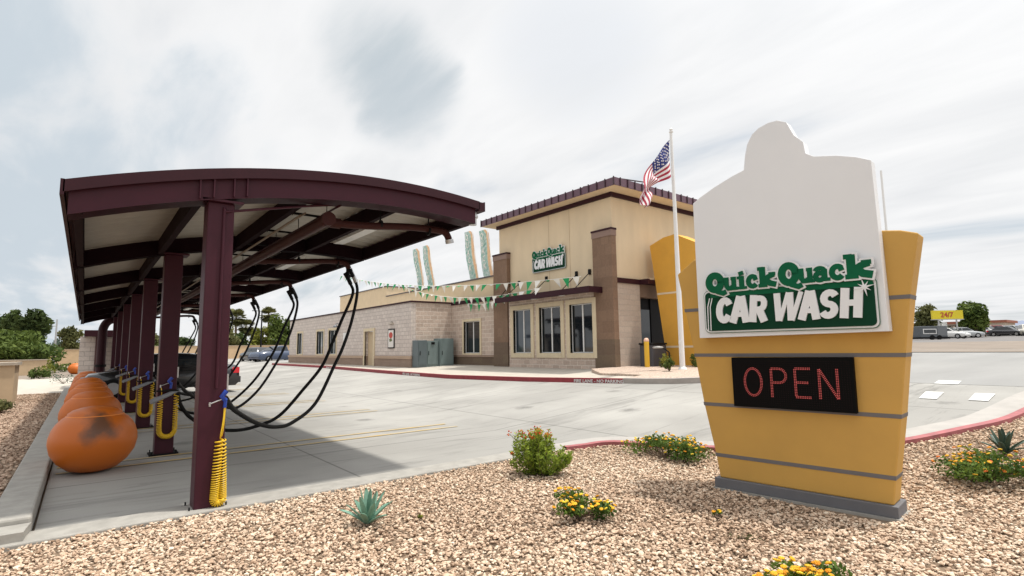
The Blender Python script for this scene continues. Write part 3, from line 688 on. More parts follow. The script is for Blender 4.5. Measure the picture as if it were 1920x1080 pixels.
def tree(x, y, h, w, kind, n, label, z0=None, leaf=.28, low=.28, group=None, name='tree', cat='tree', nb=14, squash=.5, dy=None):
    z0 = g(x) if z0 is None else z0
    t = thing(name, label, cat, (x, y, z0), 0, group); dy = dy or w
    ch = h*(1-low); blobs = []
    for i in range(nb):
        a = random.uniform(0, 2*pi); q = random.random(); rr = w*.5*(.75*math.sqrt(random.random())); zz = h*low+ch*(.15+.7*q)
        s_ = .30+.22*random.random(); taper = 1-.45*abs(q-.4)
        blobs.append((rr*cos(a)*taper, rr*sin(a)*taper*dy/w, zz, w*s_*.62*taper, dy*s_*.62*taper, ch*s_*squash))
    V, F, T = leaf_cloud(n, blobs, leaf)
    me = np_mesh('crown', V, F, T, TG[kind]); c = bpy.data.objects.new('crown', me); COL.objects.link(c); c.parent = t
    mb = MB(); tr = max(.08, h*.025)
    mb.tube([(0, 0, -.1), (.05*w*.2, 0, h*low*.6), (0, 0, h*.55)], [tr*1.3, tr, tr*.6], 8)
    for b in blobs[:7]: mb.tube([(0, 0, h*low*.7), (b[0]*.5, b[1]*.5, (h*low+b[2])*.5), (b[0], b[1], b[2])], [tr*.6, tr*.4, tr*.15], 6)
    mb.build('trunk', bark, t); return t
def palm(x, y, h, r, label, z0=None, n=34):
    z0 = g(x) if z0 is None else z0
    t = thing('palm_tree', label, 'palm tree', (x, y, z0), 0, 'palms behind the perimeter wall')
    mb = MB(); mb.tube([(0, 0, -.2), (.1, 0, h*.5), (.05, 0, h)], [.22, .17, .15], 8); mb.build('trunk', bark, t)
    Vs = []; Fs = []; Ts = []; o = 0; top = Vector((.05, 0, h))
    for i in range(70):   # stiff fan leaves set round the trunk head, the lowest ones brown and hanging
        a = random.uniform(0, 2*pi); el = random.uniform(-1.2, 1.35); L_ = r*random.uniform(.6, .95)
        d = Vector((cos(a)*cos(el), sin(a)*cos(el), sin(el))); sd = d.cross(Vector((0, 0, 1))); sd = sd.normalized() if sd.length > .01 else Vector((1, 0, 0)); upv = sd.cross(d)
        c = top+d*L_*.45; tn = .1+.25*random.random() if el < -.4 else .35+.65*random.random()
        wv = sd*.02; Vs += [top-wv, top+wv, c+wv, c-wv]; Fs.append([o, o+1, o+2, o+3]); Ts.append(tn); o += 4
        for fan in range(9):
            ang = (fan-4)*.30; dd = (d*cos(ang)+sd*sin(ang)).normalized(); tip = c+dd*L_*.6-Vector((0, 0, .08*L_)); wv = (upv*.3+dd.cross(upv)).normalized()*L_*.085
            Vs += [c, c.lerp(tip, .6)-wv, tip, c.lerp(tip, .6)+wv]; Fs.append([o, o+1, o+2, o+3]); Ts.append(min(1, max(0, tn+random.uniform(-.1, .1)))); o += 4
    me = np_mesh('crown', np.array([tuple(v) for v in Vs]), np.array(Fs), np.array(Ts), TG['olive']); c = bpy.data.objects.new('crown', me); COL.objects.link(c); c.parent = t
    return t
tree(-8.5, 86, 6.2, 10, 'dark', 5200, 'tall dark evergreen at the far left edge, behind the low green tree', z0=0, leaf=.34)
tree(-4.9, 80, 6.1, 5.2, 'dark', 4200, 'tall dark evergreen with a bushy top, right of the leftmost one', z0=0, leaf=.30, low=.1)
tree(-12.5, 100, 8, 8, 'blue', 2600, 'thin blue-grey tree showing sky through it at the far left edge', z0=0, leaf=.30)
tree(-4.6, 58, 3.5, 6.6, 'mid', 6500, 'wide low bright green tree above the beige wall at the left', z0=0, leaf=.20, low=.12)
tree(-8.6, 52, 3.6, 6, 'mid', 5000, 'low green tree cut by the left edge of the photo', z0=0, leaf=.20, low=.1)
tree(-1.6, 104, 5.4, 4.6, 'olive', 2400, 'sparse olive tree behind the far beige wall, beside the canopy end', z0=0, leaf=.26)
tree(-3.4, 108, 3.8, 2.2, 'blue', 900, 'small grey-green tree left of the sparse olive tree', z0=0, leaf=.24)
palm(25.2, 101.5, 7.6, 1.9, 'tall palm with round crown right of the tall street lamp', z0=.4)
palm(18.9, 96, 6.6, 2.0, 'shorter palm with a drooping crown left of the street lamp', z0=.4)
palm(20.6, 97, 5.2, 1.8, 'lowest palm, tucked just right of the shorter one', z0=.4)
tree(22.9, 84, 6.5, 4.6, 'mid', 5200, 'rounded green tree just left of the long block building', z0=.3, leaf=.24, low=.12)
tree(20.9, 88, 5.0, 4.4, 'yel', 3800, 'yellow-green tree between the palms and the rounded green tree', z0=.3, leaf=.22, low=.1)
tree(18.3, 90, 4.0, 4.0, 'dark', 2400, 'dark low tree under the palm crowns', z0=.3, leaf=.24, low=.1)
tree(15.2, 84, 5.4, 4.4, 'olive', 3600, 'olive green tree seen right beside the nearest canopy post', z0=.3, leaf=.24, low=.1)
tree(11.2, 92, 3.8, 3.4, 'dark', 2000, 'dark little tree seen between the first and second canopy posts', z0=.3, leaf=.24, low=.2)
tree(9.0, 92, 3.0, 5.5, 'mid', 2200, 'low wide green tree behind the wall, between the second and third posts', z0=.3, leaf=.22, low=.1)
tree(6.2, 86, 4.6, 3.6, 'olive', 2400, 'olive tree glimpsed between the middle canopy posts', z0=.3, leaf=.24, low=.1)
tree(25.6, 62, 5.0, 2.4, 'yel', 500, 'small yellow-green treetop poking above the long wing roof', z0=.3, leaf=.24, low=.4)
tree(97.6, 25.0, 5.3, 3.6, 'olive', 1800, 'narrow olive tree just right of the big sign', z0=1.9, leaf=.26, low=.08)
tree(103.6, 20.4, 6.0, 5.0, 'mid', 3600, 'round green tree right of the yellow 24/7 billboard', z0=1.9, leaf=.30, low=.05)
for k, (x, y, h, w) in enumerate([(125, 20.6, 1.7, 8), (128, 16.2, 1.3, 6), (122, 30, 2.4, 8)]):
    tree(x, y, h, w, 'dark', 900, ['dark low hedge tree behind the parked cars at the right', 'low dark tree at the right edge behind the pale car', 'low dark tree left of the billboard posts'][k], z0=2.2, leaf=.35, low=.0, nb=8)

FM = {}
def flower_mesh(m, fr, k):
    if (m.name, fr, k) in FM: return FM[(m.name, fr, k)]
    pv, pf = ico(); V = []; F = []; T = []; tn = (k+.5)/6
    for q in range(7):   # little florets packed in a flat head
        a = 2*pi*q/6; r_ = 0 if q == 6 else fr*.5
        V.append(pv*fr*.45*np.array((1, 1, .7))+np.array((r_*cos(a), r_*sin(a), .003 if q == 6 else 0))); F.append(pf+12*q); T += [min(1, max(0, tn+random.uniform(-.12, .12)))]*20
    FM[(m.name, fr, k)] = np_mesh('flower', np.concatenate(V), np.concatenate(F), np.array(T), m); return FM[(m.name, fr, k)]
def shrub(x, y, z, w, h, kind, n, leaf, label, flower=None, nf=0, fr=.02, name='shrub', nb=10, dx=1., group=None, up_=False):
    t = thing(name, label, 'shrub', (x, y, z), 0, group); blobs = []
    for i in range(nb):
        a = random.uniform(0, 2*pi); rr = w*.5*random.random()**.6*.75; q = random.random()
        blobs.append((rr*cos(a)*dx, rr*sin(a), h*(.22+.5*q*(1-.5*rr/(w*.5))), w*.17*random.uniform(.7, 1.2), w*.17*random.uniform(.7, 1.2), h*.24*random.uniform(.7, 1.3)))
    V, F, T = leaf_cloud(n, blobs, leaf); V[:, 2] = np.maximum(V[:, 2], .005)
    me = np_mesh('foliage', V, F, T, TG[kind]); c = bpy.data.objects.new('foliage', me); COL.objects.link(c); c.parent = t
    mb = MB()
    for b in blobs: mb.tube([(0, 0, 0), (b[0]*.5, b[1]*.5, b[2]*.6), b[:3]], [.010, .007, .003], 5)
    mb.build('stem', bark, t)
    if flower:
        for i in range(nf):
            b = random.choice(blobs); d = Vector((random.gauss(0, 1), random.gauss(0, 1), abs(random.gauss(0, 1))+.2)).normalized()
            f_ = bpy.data.objects.new('flower', flower_mesh(flower, fr, random.randrange(6))); COL.objects.link(f_); f_.parent = t
            f_.location = (b[0]+d.x*b[3]*1.05, b[1]+d.y*b[4]*1.05, b[2]+d.z*b[5]*1.15); f_.rotation_euler = (random.uniform(-.5, .5), random.uniform(-.5, .5), random.random()*6)
    return t
fl_y = mat_attr('yellow_flowers', (.80, .30, .01), (.85, .68, .05), .6, trans=.2)
fl_o = mat_attr('red_orange_flowers', (.50, .03, .02), (.80, .22, .03), .6, trans=.2)
fl_m = mat_attr('mixed_lantana_flowers', (.70, .12, .03), (.85, .60, .05), .6, [(.5, (.80, .38, .02))], trans=.2)
shrub(3.47, 3.5, .01, .62, .28, 'lan', 1300, .020, 'small lantana with dense yellow flowers in the gravel, left of the big sign', fl_y, 70, .020, 'lantana')
shrub(6.10, 4.55, .02, 1.25, .34, 'lan', 2600, .022, 'spreading yellow lantana by the pink kerb just left of the big sign', fl_y, 110, .022, 'lantana', nb=16)
shrub(3.33, 1.56, .0, .60, .33, 'lan', 1200, .020, 'yellow lantana cut by the bottom edge of the photo', fl_y, 85, .022, 'lantana')
shrub(7.2, 1.46, .10, 1.2, .38, 'lan', 2800, .022, 'large dark lantana with orange and yellow flowers right of the big sign', fl_m, 110, .022, 'lantana', nb=20)
shrub(4.41, 2.72, .01, .14, .07, 'lan', 110, .014, 'tiny yellow-flowered sprout in the gravel in front of the big sign', fl_y, 8, .014, 'flower_sprout', nb=4)
shrub(2.42, 4.4, .01, .10, .06, 'yel', 60, .013, 'tiny green weed in the gravel right of the agave', name='weed', nb=3)
shrub(4.10, 2.35, .0, .34, .03, 'olive', 60, .012, 'flat dried brown weed in the gravel near the bottom edge', name='weed', nb=5)
shrub(-1.55, 18.6, .08, 1.2, .45, 'olive', 900, .045, 'low olive shrub in front of the beige pillar at the far left')
shrub(-2.1, 44.5, .0, 1.3, 1.0, 'mid', 700, .08, 'small green shrub beside the second beige pillar')
shrub(-.75, 36, .0, 1.3, .7, 'blue', 120, .05, 'sparse grey weed at the far end of the kerb')
shrub(-1.3, 60, .0, 3.2, 1.0, 'mid', 900, .10, 'green hedge in front of the far beige wall')
shrub(-1.9, 50, .0, 1.1, 1.5, 'yel', 300, .08, 'thin yellow-green plant before the far beige wall')
# upright flowering bush
t = thing('flowering_bush', 'upright bright green bush with red flower tips at the gravel edge', 'bush', (4.27, 5.0, 0))
Vs = []; Fs = []; Ts = []; o = 0; stems = MB(); tips = []
for i in range(100):
    a = random.uniform(0, 2*pi); q = random.random(); lean = random.uniform(.02, .25); side_ = Vector((.62, -.78, 0))
    base = Vector((random.gauss(0, .04), random.gauss(0, .04), 0)); H_ = random.uniform(.20, .54)*(1-.55*max(0, lean-.1))
    if i % 4 == 0: base += side_*.16; H_ = random.uniform(.18, .34); lean = .22
    tip = base+Vector((cos(a)*lean*1.1, sin(a)*lean*1.1, H_)); mid = base.lerp(tip, .5)+Vector((cos(a)*lean*.25, sin(a)*lean*.25, 0))
    pth = catmull([base, mid, tip], 10); stems.tube([pth[0], pth[10], pth[-1]], [.006, .004, .002], 5)
    if H_ > .42: tips.append(tip)
    for j in range(2, len(pth)):
        for s_ in range(5):
            p = pth[j]+Vector((random.gauss(0, .010), random.gauss(0, .010), random.gauss(0, .01))); b = random.uniform(0, 2*pi)
            d = Vector((cos(b), sin(b), random.uniform(.1, 1.1))).normalized()*random.uniform(.035, .062); w_ = d.cross(Vector((random.gauss(0, 1), random.gauss(0, 1), random.gauss(0, 1)))).normalized()*.008
            Vs += [p, p+d*.5+w_, p+d, p+d*.5-w_]; Fs.append([o, o+1, o+2, o+3]); o += 4; Ts.append(min(1, max(0, random.gauss(.3+.35*p.z/.5, .2))))
me = np_mesh('foliage', np.array([tuple(v) for v in Vs]), np.array(Fs), np.array(Ts), TG['bush']); c = bpy.data.objects.new('foliage', me); COL.objects.link(c); c.parent = t
stems.build('stem', bark, t)
pv, pf = ico(); V = []; F = []; T = []; o = 0
def flower_cluster(p, n_, lo=0):
    V = []; F = []; T = []
    for q in range(n_): V.append(rng.normal(0, .014, 3)+pv*random.uniform(.006, .012)); F.append(pf+12*q); T += [lo+random.random()*(1-lo)]*20
    c = bpy.data.objects.new('flower', np_mesh('flower', np.concatenate(V), np.concatenate(F), np.array(T), fl_o)); COL.objects.link(c); c.parent = t; c.location = (p[0], p[1], p[2]+.015)
for p in tips: flower_cluster(p, random.randint(4, 10))
for dxy in ((-.30, .12, .50), (-.27, .10, .26)):
    flower_cluster(dxy, 5)
mb = MB(); mb.tube([(0, 0, .1), (-.15, .06, .34), (-.30, .12, .50)], .003, 5); mb.tube([(0, 0, .05), (-.15, .06, .2), (-.27, .10, .26)], .003, 5); mb.build('stem', bark, t)
# agaves
def agave(x, y, z, r, n, m, label, name='agave'):
    t = thing(name, label, 'plant', (x, y, z)); rr = random.Random(5)
    for i in range(n):
        a = i*2.399+.4; e = radians(86-58*(i/n)**.8); L_ = r*rr.uniform(.85, 1.08); rows = []
        hd = Vector((cos(a), sin(a), 0)); sd = Vector((-sin(a), cos(a), 0))
        for q in np.linspace(0, 1, 9):
            c = hd*(.015+L_*q*cos(e)*(1-.02*q))+Vector((0, 0, .01+L_*q*sin(e)-.20*L_*q*q*cos(e)))
            w_ = r*.13*(.55+1.15*q)*(1-q)**.62 if q < 1 else .001; w_ = max(w_, .001)
            nu = hd*(-sin(e))+Vector((0, 0, cos(e)))
            rows.append([c-sd*w_+nu*w_*.35, c-sd*w_*.5+nu*w_*.05, c, c+sd*w_*.5+nu*w_*.05, c+sd*w_+nu*w_*.35])
        mb = MB(); mb.grid(rows); lf = mb.build('leaf', m, t)
        sl = lf.modifiers.new('thick', 'SOLIDIFY'); sl.thickness = .006
    return t
agave(2.0, 4.58, .0, .30, 17, mat('agave_leaf', (.16, .30, .22), .5, .15, 9, bump=.1), 'blue-green agave rosette in the gravel, left of centre foreground')
agave(8.38, 1.50, .20, .30, 13, mat('aloe_leaf', (.035, .07, .045), .5, .2, 9), 'dark spiky aloe rosette behind the large lantana at the right', 'aloe')
# plants in the bed by the building
shrub(13.62, 9.78, .74, .40, .48, 'mid', 700, .030, 'small round green shrub in the bed left of the flagpole', name='shrub')
shrub(15.9, 10.3, .74, .55, .65, 'mid', 700, .035, 'green shrub in the bed right behind the flagpole base', name='shrub')
shrub(15.4, 11.2, .74, .5, .6, 'yel', 500, .035, 'yellow-green shrub behind the bollard by the entrance', name='shrub')

# ------------------------------------------------------------------ car wash building
bl = thing('car_wash_building', 'car wash building of tan stucco and split-face block with a tall maroon-roofed tower', 'building', (14.9, 12.9, .6))
B = lambda mb, n, m, par=None, bev=0: mb.build(n, m, par or bl, True, bevel=bev)
# long wing: wall with openings built as pieces
def wall_x(xf, xb, ya, yb, z0, z1, holes):
    """wall parallel to Y, front face at xf; holes (y0,y1,z0,z1) cut right through"""
    mb = MB(); ys = sorted({ya, yb, *[h[0] for h in holes], *[h[1] for h in holes]})
    for a, b in zip(ys[:-1], ys[1:]):
        hs = sorted([h for h in holes if h[0] <= a and h[1] >= b], key=lambda h: h[2]); z = z0
        for h in hs:
            if h[2] > z: mb.box(xf, xb, a, b, z, h[2])
            z = h[3]
        if z < z1: mb.box(xf, xb, a, b, z, z1)
    return mb
wins = [(41.3, 42.5, 1.26, 2.82), (36.75, 38.1, 1.26, 2.82), (34.4, 35.75, 1.26, 2.82)]
door = (28.62, 29.8, .55, 2.55)
top_h = [w for w in wins]+[(door[0], door[1], 1.16, door[3])]
B(wall_x(12.7, 12.95, 24.2, 44.55, 1.16, 3.84, [(a, b, max(c, 1.16), d) for a, b, c, d in wins]+[(door[0], door[1], 1.16, door[3])]), 'wall', block_l)
B(wall_x(12.66, 12.95, 24.16, 44.55, .45, 1.16, [(door[0], door[1], .45, 1.16)]), 'wainscot', block_w)
mb = MB()
for a, b in ((24.12, door[0]-.2), (door[1]+.2, 44.6)): mb.box(12.62, 12.70, a, b, 1.02, 1.17)
B(mb, 'sill_band', mat('tan_band', (.45, .33, .24), .85, .06, 4))
mb = MB(); mb.box(12.64, 12.97, 24.14, 44.6, 3.84, 3.92); mb.box(12.972, 15.06, 24.14, 24.3, 3.84, 3.92); mb.box(14.98, 15.2, 19.8, 24.14, 3.75, 3.92); B(mb, 'coping', maroon_dark)
mb = MB(); mb.box(12.952, 15.4, 24.2, 24.45, 1.0, 3.84); B(mb, 'wall', block)
mb = MB(); mb.box(12.95, 15.4, 24.45, 44.5, 3.3, 3.4); B(mb, 'roof', mat('flat_roof', (.5, .48, .45), .9))
mb = MB(); mb.box(12.96, 15.4, 44.3, 44.5, .4, 3.84); B(mb, 'wall', block)
mb = MB(); mb.box(12.96, 15.01, 24.165, 24.198, .45, 1.12); B(mb, 'wainscot', block_w)
# recessed wing wall between the long wing and the tower
w2 = (21.6, 23.03, 1.26, 2.84)
B(wall_x(15.06, 15.3, 19.7, 24.2, 1.16, 3.78, [w2]), 'wall', block)
mb = MB(); mb.box(15.02, 15.3, 19.7, 24.17, .45, 1.16); B(mb, 'wainscot', block_d)
mb = MB(); mb.box(14.98, 15.06, 19.8, 24.15, 1.08, 1.18); B(mb, 'sill_band', block_w)
# upper parapets behind
mb = MB(); mb.box(15.3, 15.6, 19.6, 32.6, 3.6, 4.93); B(mb, 'wall', stucco_l)
mb = MB(); mb.box(15.3, 19, 32.6, 40.8, 3.3, 5.60); B(mb, 'wall', stucco_l)
mb = MB(); mb.box(15.24, 15.66, 19.6, 32.58, 4.93, 4.99); mb.box(15.24, 19.1, 32.55, 40.86, 5.60, 5.66); B(mb, 'coping', mat('grey_coping', (.10, .09, .10), .6))
def window(x, y0, y1, z0, z1, par, trim=.17, glass=glass_d, mull=1, depth=.10):
    mb = MB(); t = trim
    if t:
        mb.box(x-.035, x+.10, y0-t, y0, z0-t, z1+t); mb.box(x-.035, x+.10, y1, y1+t, z0-t, z1+t); mb.box(x-.035, x+.10, y0, y1, z1, z1+t); mb.box(x-.05, x+.10, y0, y1, z0-t, z0)
    else: mb.box(x, x+.06, y0, y1, z0-.03, z0)
    w = B(mb, 'window', trim_l, par)
    f = .035; mb = MB(); xf = x+depth
    mb.box(xf, xf+.05, y0, y0+f, z0, z1); mb.box(xf, xf+.05, y1-f, y1, z0, z1); mb.box(xf, xf+.05, y0+f, y1-f, z0, z0+f); mb.box(xf, xf+.05, y0+f, y1-f, z1-f, z1)
    ym = (y0+y1)/2; mb.box(xf-.004, xf+.05, ym-.03, ym+.03, z0+f, z1-f); B(mb, 'frame', white_f, w)
    mb = MB(); mb.box(xf+.02, xf+.03, y0+f, ym-.03, z0+f, z1-f); mb.box(xf+.02, xf+.03, ym+.03, y1-f, z0+f, z1-f); B(mb, 'pane', glass, w)
    return w
for a, b, c, d in wins: window(12.7, a, b, c, d, bl, .13, glass_b)
window(15.06, *w2, bl, .12, glass_d)
# wing door
mb = MB(); y0, y1, z0, z1 = door; t = .16
mb.box(12.64, 12.75, y0-t, y0, z0-.1, z1+t); mb.box(12.64, 12.75, y1, y1+t, z0-.1, z1+t); mb.box(12.64, 12.75, y0, y1, z1, z1+t); dw = B(mb, 'door', trim_l)
mb = MB(); mb.box(12.86, 12.9, y0+.02, y1-.02, z0, z1-.02); B(mb, 'leaf', door_m, dw)
mb = MB(); mb.box(12.83, 12.86, y0+.09, y0+.13, 1.5, 1.62); B(mb, 'handle', galv, dw)
# tower
TX = 14.9
mb = MB(); mb.box(TX, 15.2, 12.9, 19.75, 3.55, 7.12); mb.box(15.2, 23, 12.9, 13.2, 3.9, 7.12); mb.box(22.7, 23, 13.2, 19.75, .5, 7.12); mb.box(15.2, 22.7, 19.45, 19.75, .5, 7.12); B(mb, 'wall', stucco)
tw = [(17.0+.36, 18.55, 1.27, 3.13), (15.53, 16.82, 1.27, 3.13), (13.82, 15.03, 1.27, 3.13)]
B(wall_x(14.72, 15.0, 13.55, 18.87, .5, 3.55, tw), 'wall', block)
for w in tw: window(14.72, *w, bl, .19, glass_b if w is tw[0] else glass_d)
mb = MB(); mb.box(14.9, 16.3, 12.86, 13.1, .5, 3.82); B(mb, 'wall', block_l if False else mat_block('flank_block', (.52, .44, .37), (.47, .39, .33), (.46, .40, .35)))  # block of the tower's right-hand wall, in its own colours
# pilasters
for y0, y1 in ((18.95, 19.98), (12.78, 13.72)):
    mb = MB(); mb.box(14.70, 14.95, y0, y1, 1.75, 5.66); pl = B(mb, 'pilaster', block_b)
    mb = MB(); mb.box(14.69, 14.96, y0-.01, y1+.01, .5, 1.75); B(mb, 'base', block_d, pl)
    mb = MB(); mb.box(14.66, 14.97, y0-.03, y1+.03, 5.72, 5.79); B(mb, 'cap', maroon_dark, pl)
    mb = MB(); mb.box(14.68, 14.96, y0-.015, y1+.015, 5.50, 5.72); B(mb, 'capital', mat('mauve_brown', (.25, .17, .14), .8), pl)
# eaves: dark band, soffit, standing seam roof
mb = MB(); mb.box(14.80, 14.9, 12.80, 19.85, 6.98, 7.14); mb.box(14.9, 23.1, 12.80, 12.9, 6.98, 7.14); B(mb, 'frieze', maroon_dark)
EX, EY = 14.25, 12.15
mb = MB(); mb.box(EX+.03, 23.6, EY+.03, 20.3, 7.14, 7.20); B(mb, 'soffit', stucco_l)
mb = MB(); 
mb.box(EX, EX+.03, EY, 20.35, 7.14, 7.42); mb.box(EX+.03, 23.6, EY, EY+.03, 7.14, 7.42)
y = EY+.03
mb2 = MB()
mb2.add([(EX, EY, 7.42), (23.6, EY, 7.42), (23.6, 20.35, 7.42), (EX, 20.35, 7.42), (EX+2.5, EY+2.5, 7.66), (21.1, EY+2.5, 7.66), (21.1, 17.85, 7.66), (EX+2.5, 17.85, 7.66)], [(0, 1, 5, 4), (1, 2, 6, 5), (2, 3, 7, 6), (3, 0, 4, 7), (4, 5, 6, 7)])
rf = B(mb2, 'roof', maroon_roof); B(mb, 'fascia', mat('mauve_fascia_metal', (.12, .06, .085), .35, .1, 5), rf)
mb = MB(); y = EY+.02
while y < 20.35:
    mb.box(EX-.035, EX+.0, y-.016, y+.016, 7.15, 7.445); mb.obox((EX+.9, y, 7.462), (.9, 0, .08), (0, .016, 0), (0, 0, .018)); y += .405
x = EX+.3
while x < 23.5:
    mb.box(x-.016, x+.016, EY-.035, EY, 7.15, 7.445); mb.obox((x, EY+.9, 7.462), (.016, 0, 0), (0, .9, .08), (0, 0, .018)); x += .405
B(mb, 'seam', mat('dark_seam', (.035, .012, .018), .5), rf)
# awning with tie rods
aw = MB(); aw.box(14.02, 14.70, 13.30, 18.9, 3.52, 3.60); aw.box(13.98, 14.02, 13.28, 18.92, 3.44, 3.66); aw.box(14.02, 14.72, 13.28, 13.33, 3.44, 3.66)
awn = B(aw, 'awning', maroon_dark)
for y in (19.0, 18.3, 16.5, 14.75, 14.05):
    y_ = min(y, 18.7); mb = MB(); mb.tube([(14.88, y, 4.31), (14.08, y_, 3.66)], .016, 6); mb.box(14.83, 14.9, y-.05, y+.05, 4.22, 4.42); B(mb, 'tie_rod', black_s, awn)
for y in (16.65, 15.0):
    mb = MB(); mb.lathe([(0, 0), (.13, 0), (.11, .05), (.03, .07), (0, .07)], (14.3, y, 3.45), 16); B(mb, 'downlight', lamp_w, awn)
# stucco control joints
mb = MB(); mb.box(14.893, 14.9, 16.32, 16.34, 3.7, 6.98); mb.box(14.893, 14.9, 15.1, 15.12, 3.7, 6.98); B(mb, 'control_joint', mat('joint_line', (.52, .40, .26), .9))
# band and recessed entrance on the right side
mb = MB(); mb.box(14.86, 16.3, 12.80, 12.9, 3.80, 3.98); mb.box(16.26, 16.36, 12.42, 12.8, 3.80, 3.98); mb.box(16.36, 22, 12.46, 12.9, 3.82, 3.96); B(mb, 'band', maroon_dark)
mb = MB(); mb.box(16.37, 22, 12.5, 12.9, 3.96, 4.02); B(mb, 'portico_roof', stucco)
mb = MB(); mb.box(16.3, 22, 12.93, 13.3, 3.34, 3.9); mb.box(16.3, 22, 14.9, 15.1, .5, 3.9); mb.box(16.3, 16.32, 12.93, 14.9, .5, 3.34); B(mb, 'wall', mat('shaded_entrance_stucco', (.25, .17, .12), .9, .05, 3))  # stucco coloured dark brown to put the recess's shade into it
mb = MB(); mb.box(16.32, 18.9, 13.26, 13.30, .72, 3.34); mb.box(16.32, 16.42, 13.2, 13.26, .72, 3.34); mb.box(17.35, 17.45, 13.2, 13.26, .72, 3.34); en = B(mb, 'entrance_door', black_s)
mb = MB(); mb.box(16.5, 17.3, 13.23, 13.26, .9, 2.9); B(mb, 'pane', glass_d, en)
mb = MB(); mb.box(16.6, 22, 12.9, 14.9, .5, .73); B(mb, 'floor', walk_m)
# big faceted pylon beside the entrance
py_ = thing('amber_pylon', 'amber stucco pylon with slanting sides beside the entrance, behind the flagpole', 'pylon', (16.6, 11.5, .7))
mb = MB(); mb.prism_x([(12.02, .6), (9.2, .6), (8.9, 4.2), (11.5, 5.55), (12.0, 5.50), (12.62, 5.28)][::-1], 16.7, 17.5)
mb.build('body', ochre_l, py_, True)
for z, ya in ((3.38, 12.36), (1.42, 12.13)): mb = MB(); mb.box(16.69, 16.70, 9.2, ya, z, z+.07); mb.build('stripe', mat('pale_stripe', (.72, .60, .42), .7), py_, True)
mb = MB(); mb.box(16.62, 16.69, 10.25, 10.95, 2.0, 3.2, .02); fr = mb.build('poster_frame', black_s, py_, True)
mb = MB(); mb.box(16.61, 16.62, 10.3, 10.9, 2.06, 3.14); mb.cur = 1
for k in range(5): mb.box(16.604, 16.61, 10.36, 10.84, 2.2+k*.18, 2.2+k*.18+.09)
mb.build('poster', [mat('poster_cream', (.6, .55, .4), .5), mat('poster_green', (.05, .2, .08), .5)], fr, True)
# white head of a second sign showing over the pylon
# things standing at the building
ec = thing('electrical_cabinet', 'grey-green electrical cabinets with a stepped top against the block wing wall', 'cabinet', (13.6, 23.8, .62))
for nm, a, b, z1, m_, yf in (('cabinet_body', 12.74, 13.24, 1.93, cab_d, 23.56), ('cabinet_body', 13.25, 13.93, 1.90, cab_m, 23.62), ('cabinet_body', 13.95, 14.74, 2.02, cab_m, 23.5)):
    mb = MB(); mb.box(a, b, yf, 24.15, .62, z1, .01); c_ = mb.build(nm, m_, ec, True)
    mb = MB(); mb.box(a+.05, b-.05, yf-.02, yf, .75, z1-.08); d_ = mb.build('door', m_, c_, True)
    mb = MB(); mb.box(a+.09, a+.12, yf-.04, yf-.02, 1.2, 1.4); mb.build('handle', black_s, d_, True)
mb = MB(); mb.box(13.5, 13.68, 23.57, 23.60, 1.72, 1.84); mb.build('meter', black_s, ec, True)
pf_ = thing('wall_poster', 'tall narrow framed poster with a red disc, on the block wall right of the door', 'poster', (12.66, 26.4, 1.6))
mb = MB(); mb.box(12.655, 12.695, 26.0, 26.74, 1.56, 2.58); mb.build('frame', black_s, pf_, True)
mb = MB(); mb.box(12.648, 12.655, 26.06, 26.68, 1.62, 2.52); mb.cur = 1; mb.prism_x([(26.37+.22*cos(a), 2.25+.16*sin(a)) for a in np.linspace(0, 2*pi, 18)[:-1]], 12.642, 12.648); mb.cur = 2; mb.prism_x([(26.2, 1.95), (26.5, 1.9), (26.55, 2.05), (26.3, 2.1)], 12.642, 12.648)
mb.build('print', [mat('poster_white', (.75, .72, .68), .5), mat('poster_red', (.5, .05, .03), .5), mat('poster_olive', (.12, .14, .04), .5)], pf_, True)
mb = MB(); mb.box(12.60, 12.69, 26.15, 26.6, 2.84, 2.9); mb.box(12.64, 12.69, 26.3, 26.42, 2.9, 2.98); tag(mb.build('wall_light', mat('beige_fixture', (.5, .45, .38), .6)), 'small beige wall light above the framed poster', 'light')
mb = MB(); mb.tube([(12.69, 33.85, 3.15), (12.5, 33.85, 3.2), (12.42, 33.85, 3.05)], .03, 8); mb.lathe([(.02, .16), (.12, .10), (.16, 0), (.13, 0), (0, .1)], (12.42, 33.85, 2.95), 14); tag(mb.build('wall_lamp', grey_pl), 'round grey wall lamp above the wing windows', 'light')
s_ = thing('wall_notice', 'small white notice board on the wing wall between the windows and the door', 'sign', (12.66, 32.8, 2.3))
mb = MB(); mb.box(12.67, 12.695, 32.55, 33.15, 2.1, 2.58); mb.build('board', white_f, s_, True)
# tower wall sign ------------------------------------------------ stroke lettering
def stroke(mb, pts, w, y0, y1, cap=True):
    """flat ribbon along a polyline in (x,z), extruded in y; mitred joints"""
    P = [Vector(p) for p in pts]; n = len(P)
    if cap:
        P[0] = P[0]-(P[1]-P[0]).normalized()*0; 
    Lf = []; Rt = []
    for i in range(n):
        d0 = (P[i]-P[i-1]).normalized() if i else (P[1]-P[0]).normalized(); d1 = (P[i+1]-P[i]).normalized() if i < n-1 else d0
        t = (d0+d1); t = t.normalized() if t.length > 1e-6 else d0; nn = Vector((-t.y, t.x)); c = max(.35, nn.dot(Vector((-d0.y, d0.x))))
        Lf.append(P[i]+nn*w/2/c); Rt.append(P[i]-nn*w/2/c)
    for i in range(n-1):
        q = [Rt[i], Rt[i+1], Lf[i+1], Lf[i]]
        mb.add([(a.x, y0, a.y) for a in q]+[(a.x, y1, a.y) for a in q], [(0, 1, 2, 3), (1, 0, 4, 5), (3, 2, 6, 7)]+([(0, 3, 7, 4)] if i == 0 else [])+([(2, 1, 5, 6)] if i == n-2 else []))
